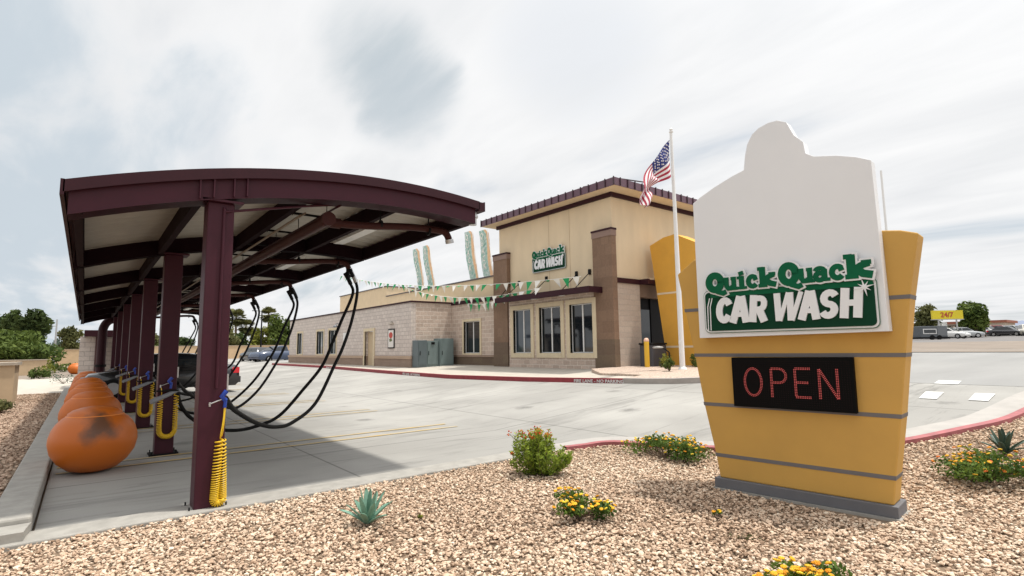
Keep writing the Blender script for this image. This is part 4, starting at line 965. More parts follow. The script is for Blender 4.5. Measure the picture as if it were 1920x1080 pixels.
def arc(cx, cz, rx, rz, a0, a1, n=14): return [(cx+rx*cos(radians(a)), cz+rz*sin(radians(a))) for a in np.linspace(a0, a1, n)]
# heavy slab letters in a unit box: x 0..1, x-height 1, cap 1.5 ; each item = (points, relative width)
SL = {
 'Q': [(arc(.5, .72, .36, .60, 0, 360, 26), .34), ([(.42, .22), (.62, -.05), (.95, -.22), (1.12, -.12)], .22)],
 'u': [([(.0, .92), (.30, .92)], .16), ([(.22, 1.0), (.22, .3), (.34, .12), (.52, .12), (.72, .26)], .26), ([(.60, .92), (.84, .92)], .16), ([(.78, 1.0), (.78, .0)], .27), ([(.70, .08), (1.05, .08)], .16)],
 'i': [([(.1, .92), (.5, .92)], .16), ([(.5, 1.0), (.5, .0)], .40), ([(.1, .08), (.95, .08)], .16), ([(.30, 1.22), (.66, 1.30)], .30)],
 'c': [(arc(.54, .5, .34, .40, 48, 318, 18), .30), ([(.72, .86), (.80, .62)], .28)],
 'a': [(arc(.40, .32, .26, .25, 60, 330, 14), .26), ([(.70, .78), (.70, .0)], .28), (arc(.42, .70, .28, .22, 0, 165, 10), .22), ([(.66, .08), (1.0, .08)], .16)],
 'k': [([(.02, 1.42), (.3, 1.42)], .16), ([(.27, 1.5), (.27, 0)], .30), ([(.05, .08), (.50, .08)], .16), ([(.30, .42), (.62, .74), (.92, .88)], .24), ([(.42, .58), (.70, .22), (1.02, .10)], .28), ([(.68, .94), (1.0, .94)], .15)],
}
BK = {  # heavy condensed capitals, box 0..1 x 0..1
 'C': [(arc(.52, .5, .33, .39, 35, 325, 20), .34)],
 'A': [([(.14, 0), (.46, 1)], .34), ([(.86, 0), (.54, 1)], .34), ([(.3, .30), (.7, .30)], .20)],
 'R': [([(.20, 0), (.20, 1)], .34), ([(.2, .88), (.55, .88)]+arc(.56, .67, .22, .21, 90, -90, 8)+[(.2, .46)], .26), ([(.52, .46), (.82, .0)], .34)],
 'W': [([(.06, 1), (.18, 0)], .20), ([(.22, 0), (.46, 1)], .12), ([(.52, 1), (.60, 0)], .20), ([(.64, 0), (.90, 1)], .13)],
 'S': [(arc(.52, .70, .28, .20, 25, 270, 12)[:-1]+arc(.48, .30, .29, .20, 90, -155, 12), .30)],
 'H': [([(.2, 0), (.2, 1)], .34), ([(.8, 0), (.8, 1)], .34), ([(.2, .5), (.8, .5)], .26)],
}
def word_mb(items, grow, y0, y1, skew=0, zb=0):
    mb = MB(); q = 0
    for glyphs, ch, x0, x1, z0, zh in items:
        for pts, w in glyphs[ch]:
            q += 1; wx = w*(x1-x0) if glyphs is BK else w*(x1-x0)*.98
            if ch == 'W': wx = w*(x1-x0)*.95
            pp = [(x0+px*(x1-x0)+skew*(pz*zh), z0+pz*zh) for px, pz in pts]
            if grow:
                a, b = Vector(pp[0]), Vector(pp[1]); pp[0] = tuple(a-(b-a).normalized()*grow); a, b = Vector(pp[-1]), Vector(pp[-2]); pp[-1] = tuple(a-(b-a).normalized()*grow)
            stroke(mb, pp, wx+2*grow, y0-.0003*q, y1)
    return mb
QQ = [(SL, 'Q', .105, .285, 2.06, .125), (SL, 'u', .290, .425, 2.062, .125), (SL, 'i', .425, .525, 2.062, .125), (SL, 'c', .520, .640, 2.065, .125), (SL, 'k', .640, .800, 2.066, .125),
      (SL, 'Q', .840, 1.015, 2.066, .135), (SL, 'u', 1.010, 1.140, 2.068, .13), (SL, 'a', 1.140, 1.275, 2.07, .13), (SL, 'c', 1.270, 1.40, 2.072, .13), (SL, 'k', 1.395, 1.60, 2.074, .135)]
CW = [(BK, 'C', .175, .345, 1.725, .26), (BK, 'A', .330, .520, 1.725, .26), (BK, 'R', .520, .700, 1.725, .26), (BK, 'W', .760, 1.020, 1.725, .26), (BK, 'A', .985, 1.16, 1.725, .26), (BK, 'S', 1.150, 1.32, 1.725, .26), (BK, 'H', 1.325, 1.50, 1.725, .26)]
def rrect(x0, x1, z0, z1, r, cs=(1, 1, 1, 1)):
    p = []
    for (cx, cz, a0), on in zip(((x1-r, z1-r, 0), (x0+r, z1-r, 90), (x0+r, z0+r, 180), (x1-r, z0+r, 270)), cs):
        p += arc(cx, cz, r, r, a0, a0+90, 6) if on else [{0: (x1, z1), 90: (x0, z1), 180: (x0, z0), 270: (x1, z0)}[a0]]
    return p
def logo(par, star=True):
    yb = 0
    mb = MB(); mb.prism_y(rrect(.045, 1.625, 1.622, 2.075, .055), -.014, 0); mb.build('logo_outline', mat('logo_dark_line', (.12, .2, .16), .5), par)  # thin grey-green outline round the white border
    mb = MB(); mb.prism_y(rrect(.052, 1.618, 1.630, 2.068, .05), -.020, -.014); word_mb(QQ, .026, -.026, -.012).v
    mb.build('logo_border', sign_white, par)
    mb = MB(); mb.prism_y(rrect(.066, 1.603, 1.645, 2.052, .042), -.028, -.020); gb = mb.build('logo_panel', green_d, par)
    mb = MB(); mb.prism_y([(.13, 1.995), (1.60, 1.995), (1.60, 2.045), (.13, 2.045)], -.034, -.028); mb.build('logo_band', green_m, gb)
    mb = MB()
    for x in (.100, .128): stroke(mb, [(x-.012, 1.652), (x-.008, 1.9), (x+.018, 1.992)], .0085, -.034, -.028)
    mb.build('logo_stripe', sign_white, gb)
    word_mb(QQ, .020, -.046, -.028).build('lettering_outline', sign_white, par)
    for q in QQ: word_mb([q], .0055, -.060, -.046).build('letter', green_m, par)
    for q in CW: word_mb([q], .0045, -.046, -.028, skew=.10).build('letter', sign_white, par)
    mb = MB(); c = Vector((1.535, 1.985))
    for k in range(8):
        a = radians(12+45*k); L_ = .085 if k % 2 == 0 else .06; d = Vector((cos(a), sin(a))); n_ = Vector((-d.y, d.x))*.010
        q = [c-n_, c+d*L_, c+n_]; mb.prism_y([(p.x, p.y) for p in q], -.050-.0004*k, -.046)
    mb.prism_y(arc(c.x, c.y, .016, .016, 0, 340, 14), -.055, -.046); mb.build('star', sign_white, par)
ws = thing('wall_sign', 'green and white Quick Quack Car Wash sign high on the tower wall', 'sign', (14.86, 17.30+.04, 4.66), radians(-90), None)
lg = bpy.data.objects.new('logo', None)
# build at origin then scale into place through the root
tmp = thing('tmp', 'x', 'x'); logo(tmp)
for c in kids(tmp):
    c.parent = ws; 
for c in kids(ws):
    def bake(o):
        o.data = o.data.copy() if o.data.users > 1 else o.data
        o.data.transform(Matrix.Diagonal((1.30, 1.3, 1.45, 1)) @ Matrix.Translation((-.06, 0, -1.64)))
        for k in kids(o): bake(k)
    bake(c)
bpy.data.objects.remove(tmp)

# ------------------------------------------------------------------ monument sign
ms = thing('monument_sign', 'large ochre roadside sign with white Quick Quack Car Wash panel and lit OPEN display', 'sign', (5.31, 3.31, 0), math.atan2(-.99426, .10698))
BO = [(.045, .11), (1.575, .11), (1.605, .34), (1.685, .865), (1.755, 1.39), (1.825, 1.89), (1.925, 2.43), (1.80, 2.475), (1.50, 2.52), (.8, 2.545), (.2, 2.515), (-.13, 2.455), (-.335, 2.31), (-.262, 1.89), (-.172, 1.39), (-.092, .865), (.012, .34)]
mb = MB(); mb.prism_y(BO, .04, .30); mb.build('body', ochre, ms, bevel=.012)
def edge(z, side):
    pts = [(.11, .045, 1.575), (.34, .012, 1.605), (.865, -.092, 1.685), (1.39, -.172, 1.755), (1.89, -.262, 1.825), (2.43, -.36, 1.925)]
    return float(np.interp(z, [p[0] for p in pts], [p[1 if side < 0 else 2] for p in pts]))
for z in (.34, .865, 1.39, 1.89):
    a, b = z-.018, z+.018
    mb = MB(); mb.prism_y([(edge(a, -1)-.002, a), (edge(a, 1)+.002, a), (edge(b, 1)+.002, b), (edge(b, -1)-.002, b)], .036, .304); mb.build('reveal_band', sign_grey, ms)
mb = MB(); mb.box(.0, 1.61, .0, .34, .012, .11); mb.build('plinth', sign_base, ms, bevel=.006)
mb = MB(); mb.box(-.02, 1.63, -.02, .36, -.03, .012); mb.build('footing', kerb_m, ms)
PO = [(-.033, 1.575), (1.678, 1.595), (1.659, 3.112), (1.55, 3.17), (1.40, 3.225), (1.204, 3.27), (1.137, 3.32), (1.121, 3.44), (1.045, 3.53), (.985, 3.68), (.90, 3.725), (.816, 3.726), (.72, 3.70), (.653, 3.655), (.595, 3.56), (.565, 3.44), (.545, 3.30), (.42, 3.265), (.22, 3.19), (.05, 3.11), (-.031, 3.06)]
mb = MB(); mb.prism_y(PO, -.10, .035); pn = mb.build('panel', sign_white, ms, bevel=.004)
mb = MB(); mb.box(.25, .33, .036, .06, 1.9, 2.9); mb.box(1.2, 1.28, .036, .06, 1.9, 2.9); mb.build('panel_bracket', galv, ms)
l2 = bpy.data.objects.new('logo', None)
tmp = thing('tmp', 'x', 'x'); logo(tmp)
def sh(o):
    o.data.transform(Matrix.Translation((0, -.102, 0)))
    for k in kids(o): sh(k)
for c in kids(tmp): sh(c); c.parent = ms
bpy.data.objects.remove(tmp)
# LED display
mb = MB(); mb.prism_y([(.263, .868), (1.368, .872), (1.370, 1.372), (.262, 1.366)], -.02, .036); led = mb.build('display', mat('display_black', (.003, .003, .003), .7, spec=.1), ms, bevel=.004)
mb = MB()
for z in np.arange(.90, 1.345, .0205):
    for x in np.arange(.29, 1.35, .0205): mb.box(x-.004, x+.004, -.0215, -.0202, z-.004, z+.004)
gl_ = mb.build('diode_grid', mat('dark_diode', (.012, .006, .007), .6, spec=.1), led)
LED = mat('red_led', (.5, .08, .08), .4, emit=(.80, .14, .12, .30)); mb = MB()
def dots(pts, closed=False):
    P = [Vector(p) for p in pts]; acc = 0
    for a, b in zip(P[:-1], P[1:]):
        L_ = (b-a).length; t = (b-a).normalized(); n_ = Vector((-t.y, t.x)); k = acc
        while k < L_:
            c = a+t*k
            for s_ in (-.5, .5):
                q = c+n_*.0105*s_*1.25; mb.box(q.x-.0036, q.x+.0036, -.0245, -.0222, q.y-.0036, q.y+.0036)
            k += .0155
        acc = k-L_
def led_letter():
    global mb
    mb.build('lit_letter', LED, led); mb = MB()
dots(arc(.475, 1.122, .083, .135, 90, 450, 40)); led_letter()
dots([(.655, .985), (.655, 1.258), (.73, 1.258)]+arc(.73, 1.19, .062, .068, 90, -90, 10)+[(.665, 1.122)]); led_letter()
dots([(1.005, 1.262), (.875, 1.262), (.875, .992), (1.005, .992)]); dots([(.89, 1.13), (.985, 1.13)]); led_letter()
dots([(1.085, .99), (1.085, 1.262), (1.235, .99), (1.235, 1.265)])
led_letter()

# ------------------------------------------------------------------ flagpole and flag
fp = thing('flagpole', 'tall white flagpole standing in the planting bed in front of the entrance', 'flagpole', (14.55, 9.96, .70))
mb = MB(); mb.tube([(0, 0, .0), (0, 0, 3), (0, 0, 7.66)], [.085, .075, .038], 16); mb.build('pole', pole_w, fp)
mb = MB(); mb.lathe([(.0, -.02), (.03, -.02), (.07, .0), (.07, .015), (.02, .03), (.03, .045), (.055, .08), (.055, .10), (.03, .135), (0, .14)], (0, 0, 7.68), 16); mb.build('finial', pole_w, fp)
mb = MB(); mb.lathe([(.14, 0), (.14, .06), (.10, .14), (.0, .14)], (0, 0, -.0), 16); mb.build('collar', pole_w, fp)
mb = MB(); mb.tube([(-.10, 0, .9), (-.09, 0, 7.66)], .006, 5); mb.box(-.12, -.07, -.02, .02, .85, .95); mb.build('halyard', white_f, fp)
fl = thing('flag', 'American flag hanging half furled from the white flagpole', 'flag', (14.44, 9.96, 8.08))
# flag surface: hoist edge at the pole, fly edge sagging down to the left
def lerp_path(P, t):
    P = [Vector(p) for p in P]; n = len(P)-1; k = min(n-1, int(t*n)); return P[k].lerp(P[k+1], t*n-k)
topE = catmull([(14.44, 9.96, 8.10), (14.05, 9.93, 7.75), (13.62, 9.98, 7.28), (13.25, 9.92, 6.86), (12.98, 9.98, 6.40), (12.88, 9.96, 6.0), (12.84, 9.97, 5.72)], 8)
botE = catmull([(14.40, 9.96, 6.86), (14.15, 9.90, 6.72), (13.86, 10.02, 6.60), (13.62, 9.90, 6.52), (13.46, 10.02, 6.36), (13.26, 9.90, 6.08), (13.10, 9.98, 5.66)], 8)
NU, NV = 49, 27; G_ = [[None]*NV for _ in range(NU)]
for i in range(NU):
    u = i/(NU-1); a = lerp_path(topE, u*.9999); b = lerp_path(botE, u*.9999)
    for j in range(NV):
        v = j/(NV-1); p = a.lerp(b, v); p.y += .09*sin(u*15+v*4)*(.3+u)+.05*sin(v*9+u*5)*u; p.x += .03*sin(v*7+u*9)*u; G_[i][j] = p
fm = bpy.data.materials.new('flag_cloth'); fm.use_nodes = True
mb = MB()
for i in range(NU-1):
    for j in range(NV-1):
        u, v = (i+.5)/(NU-1), (j+.5)/(NV-1); stripe = int(v*13); canton = u < .4 and v < 7/13
        mb.cur = 2 if canton else (0 if stripe % 2 == 0 else 1)
        mb.add([G_[i][j], G_[i+1][j], G_[i+1][j+1], G_[i][j+1]], [(0, 1, 2, 3)], True)
fo = mb.build('cloth', [mat('flag_red', (.36, .012, .04), .7), mat('flag_white', (.78, .75, .76), .7), mat('flag_blue', (.015, .025, .16), .7)], fl, True)
mb = MB()
for r_ in range(9):
    for c_ in range(6 if r_ % 2 == 0 else 5):
        u = (.033*(1+2*c_) + (0 if r_ % 2 == 0 else .033)); v = (7/13)*(r_+1)/10
        p = G_[min(NU-1, int(u*(NU-1)))][min(NV-1, int(v*(NV-1)))]
        s5 = [(p.x+.026*(1 if k % 2 == 0 else .42)*sin(pi*k/5), p.z+.026*(1 if k % 2 == 0 else .42)*cos(pi*k/5)) for k in range(10)]
        mb.prism_y(s5, p.y-.022, p.y+.022)
mb.build('stars', MATS['flag_white'], fl, True)
p2 = thing('light_pole', 'thin pale pole rising behind the right side of the big sign', 'pole', (29.8, 8.75, g(29.8)))
mb = MB(); mb.tube([(0, 0, 0), (0, 0, 8.9)], [.07, .045], 10); mb.build('pole', pole_w, p2)
mb = MB(); mb.lathe([(0, 0), (.14, 0), (.14, .25), (0, .3)], (0, 0, 0), 12); mb.build('footing', kerb_m, p2)

# pennant strings
def bunting(a, b, sag, n, label, size, seed):
    r_ = random.Random(seed); a, b = Vector(a), Vector(b); t = thing('pennant_string', label, 'bunting', a)
    f = lambda q: a.lerp(b, q)-Vector((0, 0, 4*sag*q*(1-q)))
    mb = MB(); mb.tube([f(q) for q in np.linspace(0, 1, 24)], .012, 4); mb.build('cord', cloth_w, t, True)
    for i in range(n):
        q = (i+.5)/n; p = f(q); d = (b-a).normalized(); s_ = size*1.12; sw = Vector((r_.uniform(-.5, .5), r_.uniform(-.4, .4), -1)).normalized()*s_*r_.uniform(.75, 1.1)
        if r_.random() < .18: sw.z = abs(sw.z)*-.25
        w_ = d*s_*.5; n_ = Vector((.004, 0, 0)); q0 = [p-w_, p+w_, p+sw]
        mb = MB(); mb.add([v-n_ for v in q0]+[v+n_ for v in q0], [(0, 1, 2), (5, 4, 3), (0, 3, 4, 1), (1, 4, 5, 2), (2, 5, 3, 0)])
        mb.build('pennant', cloth_g if (i % 2 == 0) else cloth_w, t, True)
    return t
bunting((15.3, 40.8, 7.25), (14.05, 13.7, 4.05), .55, 48, 'longest string of green and white pennants, from the far roof corner to the awning', .34, 1)
bunting((15.2, 30.0, 5.35), (14.05, 15.9, 3.86), .55, 26, 'string of green and white pennants sagging in front of the awning rods', .34, 2)
bunting((15.2, 23.4, 3.9), (14.0, 17.9, 3.8), .28, 11, 'short lower string of pennants left of the awning', .34, 3)

# feather banners on the roof behind
bk = [(15.9, 29.7, 7.72, -.55), (15.9, 28.5, 7.75, -.60), (15.9, 23.9, 7.80, -.50), (15.9, 22.5, 7.62, -.42)]
for k, (x, y, zt, ln) in enumerate(bk):
    t = thing('feather_banner', ['green and orange feather banner on the wing roof, leftmost of four', 'green and orange feather banner on the wing roof, second from left', 'feather banner just left of the tower and its neighbour banner, right under the canopy corner', 'feather banner closest to the tower'][k], 'banner', (x, y, 4.6), 0, 'feather banners on the wing roof')
    zb = 4.95; w_ = .80
    def P(q, s_, z=None):   # q 0..1 up, s across
        return (x, y+.5*w_-s_*w_-(1-q)*-ln*0+ln*(1-q)*1.2, zb+(zt-zb)*q)
    mb = MB()
    N_ = 12
    for i in range(N_):
        q0, q1 = i/N_, (i+1)/N_
        for c_, (s0, s1) in enumerate(((0, .72), (.72, 1))):
            mb.cur = c_; sh0 = min(1, (1-q0)*6+.7); sh1 = min(1, (1-q1)*6+.7)
            a = [P(q0, s0*sh0), P(q0, s1*sh0), P(q1, s1*sh1), P(q1, s0*sh1)]
            bow = .05*sin(q0*6+k)
            mb.add([(p[0]+bow, p[1], p[2]) for p in a]+[(p[0]+bow+.01, p[1], p[2]) for p in a], [(3, 2, 1, 0), (4, 5, 6, 7)])
    mb.build('cloth', [mat('banner_green', (.16, .42, .33), .7, .1, 6, col2=(.72, .78, .76)), mat('banner_orange', (.85, .55, .32), .7, .1, 5)], t, True)
    pv_ = MB(); pv_.tube([(x+.02, P(0, 1)[1], 3.45), (x+.02, P(0, 1)[1], zb), (x+.02, P(.96, 1)[1]+.05, zt-.05)], .018, 6); pv_.build('pole', white_f, t, True)
    # white vertical lettering
    lt = MB(); word = 'QUACK'
    for i, ch in enumerate(word):
        vs, fs = text_mb(ch, .42, .01, .002)
        q = .86-.15*i; c0 = P(q, .36)
        lt.add([(c0[0]-.06+v[2], c0[1]+.13-v[0]*.8, c0[2]-.1+v[1]) for v in vs], fs)
    lt.build('lettering', cloth_w, t, True)

# kerb lettering
def kerb_text(y, x):
    t = thing('kerb_lettering', 'x', 'lettering', (x, y, g(x)+.05), 0, None)
    return t
def seg_x(y): return float(np.interp(y, [p[1] for p in kx[::-1]], [p[0] for p in kx[::-1]]))
for yc, lab in ((10.75, 'white FIRE LANE NO PARKING stencil on the red kerb in front of the tower'), (20.6, 'white FIRE LANE NO PARKING stencil on the red kerb in front of the cabinets'), (31.5, 'white FIRE LANE NO PARKING stencil on the far stretch of red kerb')):
    vs, fs = text_mb('FIRE LANE - NO PARKING', .125, .003, .001); mb = MB()
    w_ = max(v[0] for v in vs); yA, yB = yc+w_/2*1.15, yc-w_/2*1.15
    def mp_(v):
        y = yA-v[0]*1.15; x = seg_x(y); return (x-.014+v[2]-.0075*(1-v[1]/.125), y, g(x)+.012+v[1])
    mb.add([mp_(v) for v in vs], fs); tag(mb.build('kerb_lettering', white_paint), lab, 'lettering')

# entrance furniture
b1 = thing('bollard', 'yellow bollard beside the dark entrance', 'bollard', (15.2, 11.8, .72), 0, 'yellow bollards')
mb = MB(); mb.lathe([(.085, 0), (.085, .95), (.075, 1.0), (.045, 1.03), (0, 1.04)], (0, 0, 0), 18); mb.build('post', mat('bollard_yellow', (.70, .42, .03), .5), b1)
mb = MB(); mb.lathe([(.087, .93), (.09, .96), (.078, 1.015), (.046, 1.045), (0, 1.055)], (0, 0, 0), 18); mb.build('cap', mat('bollard_cap', (.8, .5, .38), .5), b1)
b2 = copy_tree(b1); b2.location = (16.0, 10.2, .72); b2['label'] = 'yellow bollard right of the flagpole, partly behind the big sign'
sg = thing('bin', 'dark grey square bin standing in the entrance recess', 'bin', (15.95, 12.1, .72))
mb = MB(); mb.box(-.42, .42, -.28, .28, 0, .82, .03); mb.build('body', mat('bin_grey', (.06, .065, .08), .5), sg)
mb = MB(); mb.box(-.44, .44, -.30, .30, .82, .88, .02); mb.build('lid', black_s, sg)
lp = thing('path_light', 'black mushroom path light leaning out of the bed near the bollard', 'light', (14.1, 10.1, .74))
mb = MB(); mb.tube([(0, 0, 0), (0, 0, .55), (-.1, .08, .66), (-.25, .18, .70)], .022, 8); mb.build('stem', black_s, lp)
mb = MB(); mb.lathe([(0, .05), (.14, .03), (.17, 0), (.13, -.02), (0, -.02)], (-.28, .2, .70), 14); mb.build('head', mat('path_lamp', (.35, .35, .34), .3), lp)

# ------------------------------------------------------------------ left side walls and enclosure
def gwall(name, label, x0, x1, y0, y1, h, cap=.06, m=beige_wall, cat='wall', z0=0, group=None):
    t = thing(name, label, cat, ((x0+x1)/2, (y0+y1)/2, z0), 0, group)
    mb = MB(); mb.box(x0, x1, y0, y1, z0-.3, h-cap); mb.build('wall', m, t, True)
    mb = MB(); mb.box(x0-.06, x1+.06, y0-.06, y1+.06, h-cap, h); mb.build('cap', beige_cap, t, True); return t
gwall('garden_wall', 'beige pillar-like wall with a flat cap at the left edge of the photo', -6, -1.62, 22.2, 23.6, 1.28, .09)
gwall('garden_wall', 'second beige wall with a capped end, behind the left edge pillar', -8, -1.95, 52.5, 53.2, 1.15)
gwall('garden_wall', 'far beige wall behind the left planting strip', -12, -.3, 98, 98.4, 2.2)
gwall('garden_wall', 'long beige perimeter wall behind the parked cars', -.2, 34, 80, 80.4, 2.35, z0=.2)
t = thing('lamp_post', 'slim grey post standing beside the second beige wall', 'post', (-2.15, 65, 0)); mb = MB(); mb.tube([(0, 0, 0), (0, 0, 4.7)], [.10, .06], 8); mb.build('pole', galv, t)
t = thing('street_lamp', 'tall street lamp with a short arm left of the long wing', 'street lamp', (14.0, 58.9, .4)); mb = MB(); mb.tube([(0, 0, 0), (0, 0, 5.2)], [.09, .06], 8); mb.build('pole', black_s, t)
mb = MB(); mb.tube([(0, 0, 5.15), (-.45, .3, 5.22)], .03, 6); mb.box(-.85, -.4, .2, .45, 5.18, 5.27); mb.build('lamp_head', grey_pl, t)
mb = MB(); mb.box(-.3, .3, -.3, .3, -.1, .75); mb.build('footing', walk_m, t)
enc = thing('equipment_enclosure', 'small block enclosure with a maroon roof beyond the far end of the canopy', 'building', (.4, 30.5, 0))
mb = MB(); mb.box(-.18, .35, 30, 33, -.1, 2.25); mb.box(.35, 1.6, 31.2, 33, -.1, 2.25); mb.build('wall', block_l, enc, True)
mb = MB(); mb.box(-.05, 2.0, 29.6, 33.3, 2.25, 2.52); mb.build('roof', maroon_dark, enc, True)
mb = MB(); mb.box(.36, .44, 29.9, 30.0, 0, 2.25); mb.box(1.1, 1.5, 31.1, 31.2, .1, 2.0); mb.build('post', mat('maroon_post', (.09, .04, .04), .6), enc, True)
vpz = thing('exhaust_pipe', 'thick dark maroon pipe bending down from the canopy end to the ground', 'pipe', (.55, 28.6, 0))
mb = MB(); mb.tube(catmull([(1.9, 28.6, 2.95), (1.1, 28.6, 2.95), (.75, 28.6, 2.88), (.58, 28.6, 2.6), (.56, 28.6, 2.2), (.56, 28.6, .9), (.56, 28.6, 0)], 8), .16, 16); mb.build('pipe', maroon_dark, vpz, True)
mb = MB(); mb.tube([(.56, 28.6, .95), (.56, 28.6, 1.05)], .2, 16); mb.build('flange', black_s, vpz, True)
tk = thing('silver_tank', 'dark tank with a pale curved lid between the last posts and the drums', 'tank', (.95, 27.0, 0))
mb = MB(); mb.box(.5, 1.7, 26.2, 27.6, 0, .62, .05); mb.build('body', black_s, tk, True)
mb = MB(); mb.grid([[(.45+1.3*q, y, .62+.14*sin(pi*min(1, q*1.1)*.6)) for q in np.linspace(0, 1, 10)] for y in (26.1, 27.7)]); mb.build('lid', galv, tk, True)

# ------------------------------------------------------------------ cars
def car(label, paint, loc, rz, L_=4.6, Wd=1.8, H_=1.45, kind='sedan', group=None, name='parked_car'):
    t = thing(name, label, 'car', loc, rz, group); w = Wd/2
    # nose towards +x
    if kind == 'sedan': top = [(-L_/2, .62), (-L_/2+.02, .92), (-L_/2+.12, 1.0), (-L_*.30, 1.03), (-L_*.1, .98), (L_*.16, .97), (L_*.30, .90), (L_/2-.25, .80), (L_/2-.03, .62), (L_/2, .45)]; gh = [(-L_*.36, 1.0), (-L_*.20, H_-.04), (-.25, H_), (.35, H_-.03), (L_*.24, .95)]
    elif kind == 'suv': top = [(-L_/2, .6), (-L_/2+.02, .95), (-L_/2+.06, 1.08), (-L_*.2, 1.08), (0, 1.06), (L_*.2, 1.05), (L_*.30, 1.0), (L_/2-.2, .92), (L_/2-.02, .7), (L_/2, .5)]; gh = [(-L_*.485, 1.06), (-L_*.42, H_-.03), (-.3, H_), (.4, H_-.03), (L_*.24, 1.03)]
    else: top = [(-L_/2, .7), (-L_/2+.02, 1.0), (-L_/2+.05, 1.06), (-L_*.25, 1.06), (-L_*.08, 1.06), (L_*.2, 1.06), (L_*.30, 1.02), (L_/2-.2, .95), (L_/2-.02, .7), (L_/2, .5)]; gh = [(-L_*.10, 1.05), (-L_*.07, H_), (0, H_), (.45, H_-.03), (L_*.26, 1.04)]
    rows = []
    for i, (x, z) in enumerate(top):
        e = 1-.10*abs(x/(L_/2))**4; zb = .26 if abs(x) < L_/2-.05 else .36
        ww = w*e; rows.append([(x, -ww*.92, zb), (x, -ww, zb+.16), (x, -ww*1.0, min(z-.05, .72)), (x, -ww*.93, z-.02), (x, -ww*.7, z+.015), (x, 0, z+.03), (x, ww*.7, z+.015), (x, ww*.93, z-.02), (x, ww*1.0, min(z-.05, .72)), (x, ww, zb+.16), (x, ww*.92, zb)])
    mb = MB(); mb.grid(rows); mb.add(rows[0], [tuple(range(11))]); mb.add(rows[-1], [tuple(range(10, -1, -1))]); mb.add([rows[0][0], rows[0][-1], rows[-1][-1], rows[-1][0]], [(0, 1, 2, 3)])
    body = mb.build('body', paint, t)
    def gw(z): return w*(.90-.20*(z-1.0)/(H_-1.0))
    rows = [[(x, -gw(max(z, 1.0)), z), (x, -gw(max(z, 1.0))*.9, z+.02), (x, 0, z+.035), (x, gw(max(z, 1.0))*.9, z+.02), (x, gw(max(z, 1.0)), z)] for x, z in gh]
    mb = MB(); mb.grid(rows)
    base = [(x, z) for x, z in gh]
    for s_ in (-1, 1): mb.add([(x, s_*gw(max(z, 1.0)), z) for x, z in gh], [tuple(range(len(gh))) if s_ < 0 else tuple(range(len(gh)-1, -1, -1))])
    cb_ = mb.build('cabin', paint, t)
    # glass
    def gq(name, pts):
        m_ = MB(); m_.add(pts, [tuple(range(len(pts)))]); m_.build(name, glass_d, t)
    for nm, (a, b), s0 in (('windscreen', (gh[-1], gh[-2]), .012), ('rear_window', (gh[0], gh[1]), -.012)):
        p = [Vector((a[0], 0, a[1])), Vector((b[0], 0, b[1]))]; q0 = p[0].lerp(p[1], .12); q1 = p[0].lerp(p[1], .90); d = (p[1]-p[0]); nn = Vector((d.z, 0, -d.x)).normalized()*.045
        if nn.z < 0: nn = -nn
        g0, g1 = gw(max(1, q0.z))*.86, gw(max(1, q1.z))*.86
        gq(nm, [q0+nn+Vector((0, -g0, 0)), q0+nn+Vector((0, g0, 0)), q1+nn+Vector((0, g1, 0)), q1+nn+Vector((0, -g1, 0))])
    zl, zh = gh[0][1]+.06, H_-.10
    def xr(z, side):
        a, b = (gh[0], gh[1]) if side < 0 else (gh[-1], gh[-2]); return float(np.interp(z, [a[1], b[1]], [a[0], b[0]]))+(-.08*side)
    for s_ in (-1, 1):
        sp_ = [xr(zl, -1), (xr(zl, -1)+xr(zl, 1))/2, xr(zl, 1)]; st = [xr(zh, -1), (xr(zl, -1)+xr(zl, 1))/2, xr(zh, 1)]
        for a in range(2):
            y0, y1 = s_*(gw(zl)+.012), s_*(gw(zh)+.012); g_ = .035 if a == 0 else .0
            p = [(sp_[a]+(.035 if a else 0), y0, zl), (sp_[a+1]-(.035 if not a else 0), y0, zl), (st[a+1]-(.035 if not a else 0), y1, zh), (st[a]+(.035 if a else 0), y1, zh)]
            gq('side_window', p if s_ < 0 else p[::-1])
    for x in (-L_*.30, L_*.31):
        for s_ in (-1, 1):
            m_ = MB(); r_ = .33; yc = s_*(w-.10)
            pr = [(.20, -.10), (r_-.03, -.11), (r_, -.08), (r_, .08), (r_-.03, .11), (.20, .10)]
            seg = 20; vs = [(x+r*cos(2*pi*k/seg), yc+o, r_+r*sin(2*pi*k/seg)) for r, o in pr for k in range(seg)]
            m_.add(vs, [(i*seg+k, i*seg+(k+1) % seg, (i+1)*seg+(k+1) % seg, (i+1)*seg+k) for i in range(5) for k in range(seg)], True)
            wh = m_.build('wheel', black_m, t)
            m_ = MB(); m_.tube([(x, yc-.09, r_), (x, yc+.09, r_)], .20, 16); m_.build('rim', galv, wh)
    for s_ in (-1, 1):
        m_ = MB(); m_.box(-L_/2-.02, -L_/2+.05, s_*w*.55-.18 if s_ > 0 else -w*.55-.18, s_*w*.55+.18 if s_ > 0 else -w*.55+.18, .72, .92); m_.box(-L_/2+.03, -L_/2+.26, s_*w*.955-.03, s_*w*.955+.03, .72, .93); m_.build('tail_light', mat('tail_red', (.50, .012, .02), .25, emit=(.8, .02, .03, .25)), t)
        m_ = MB(); m_.box(L_/2-.16, L_/2-.04, s_*w*.62-.16, s_*w*.62+.16, .60, .74); m_.build('headlight', mat('head_glass', (.6, .62, .65), .1), t)
    m_ = MB(); m_.box(-L_/2-.05, -L_/2+.02, -w*.86, w*.86, .36, .58); m_.build('bumper', black_s if paint is not CP['black'] else paint, t)
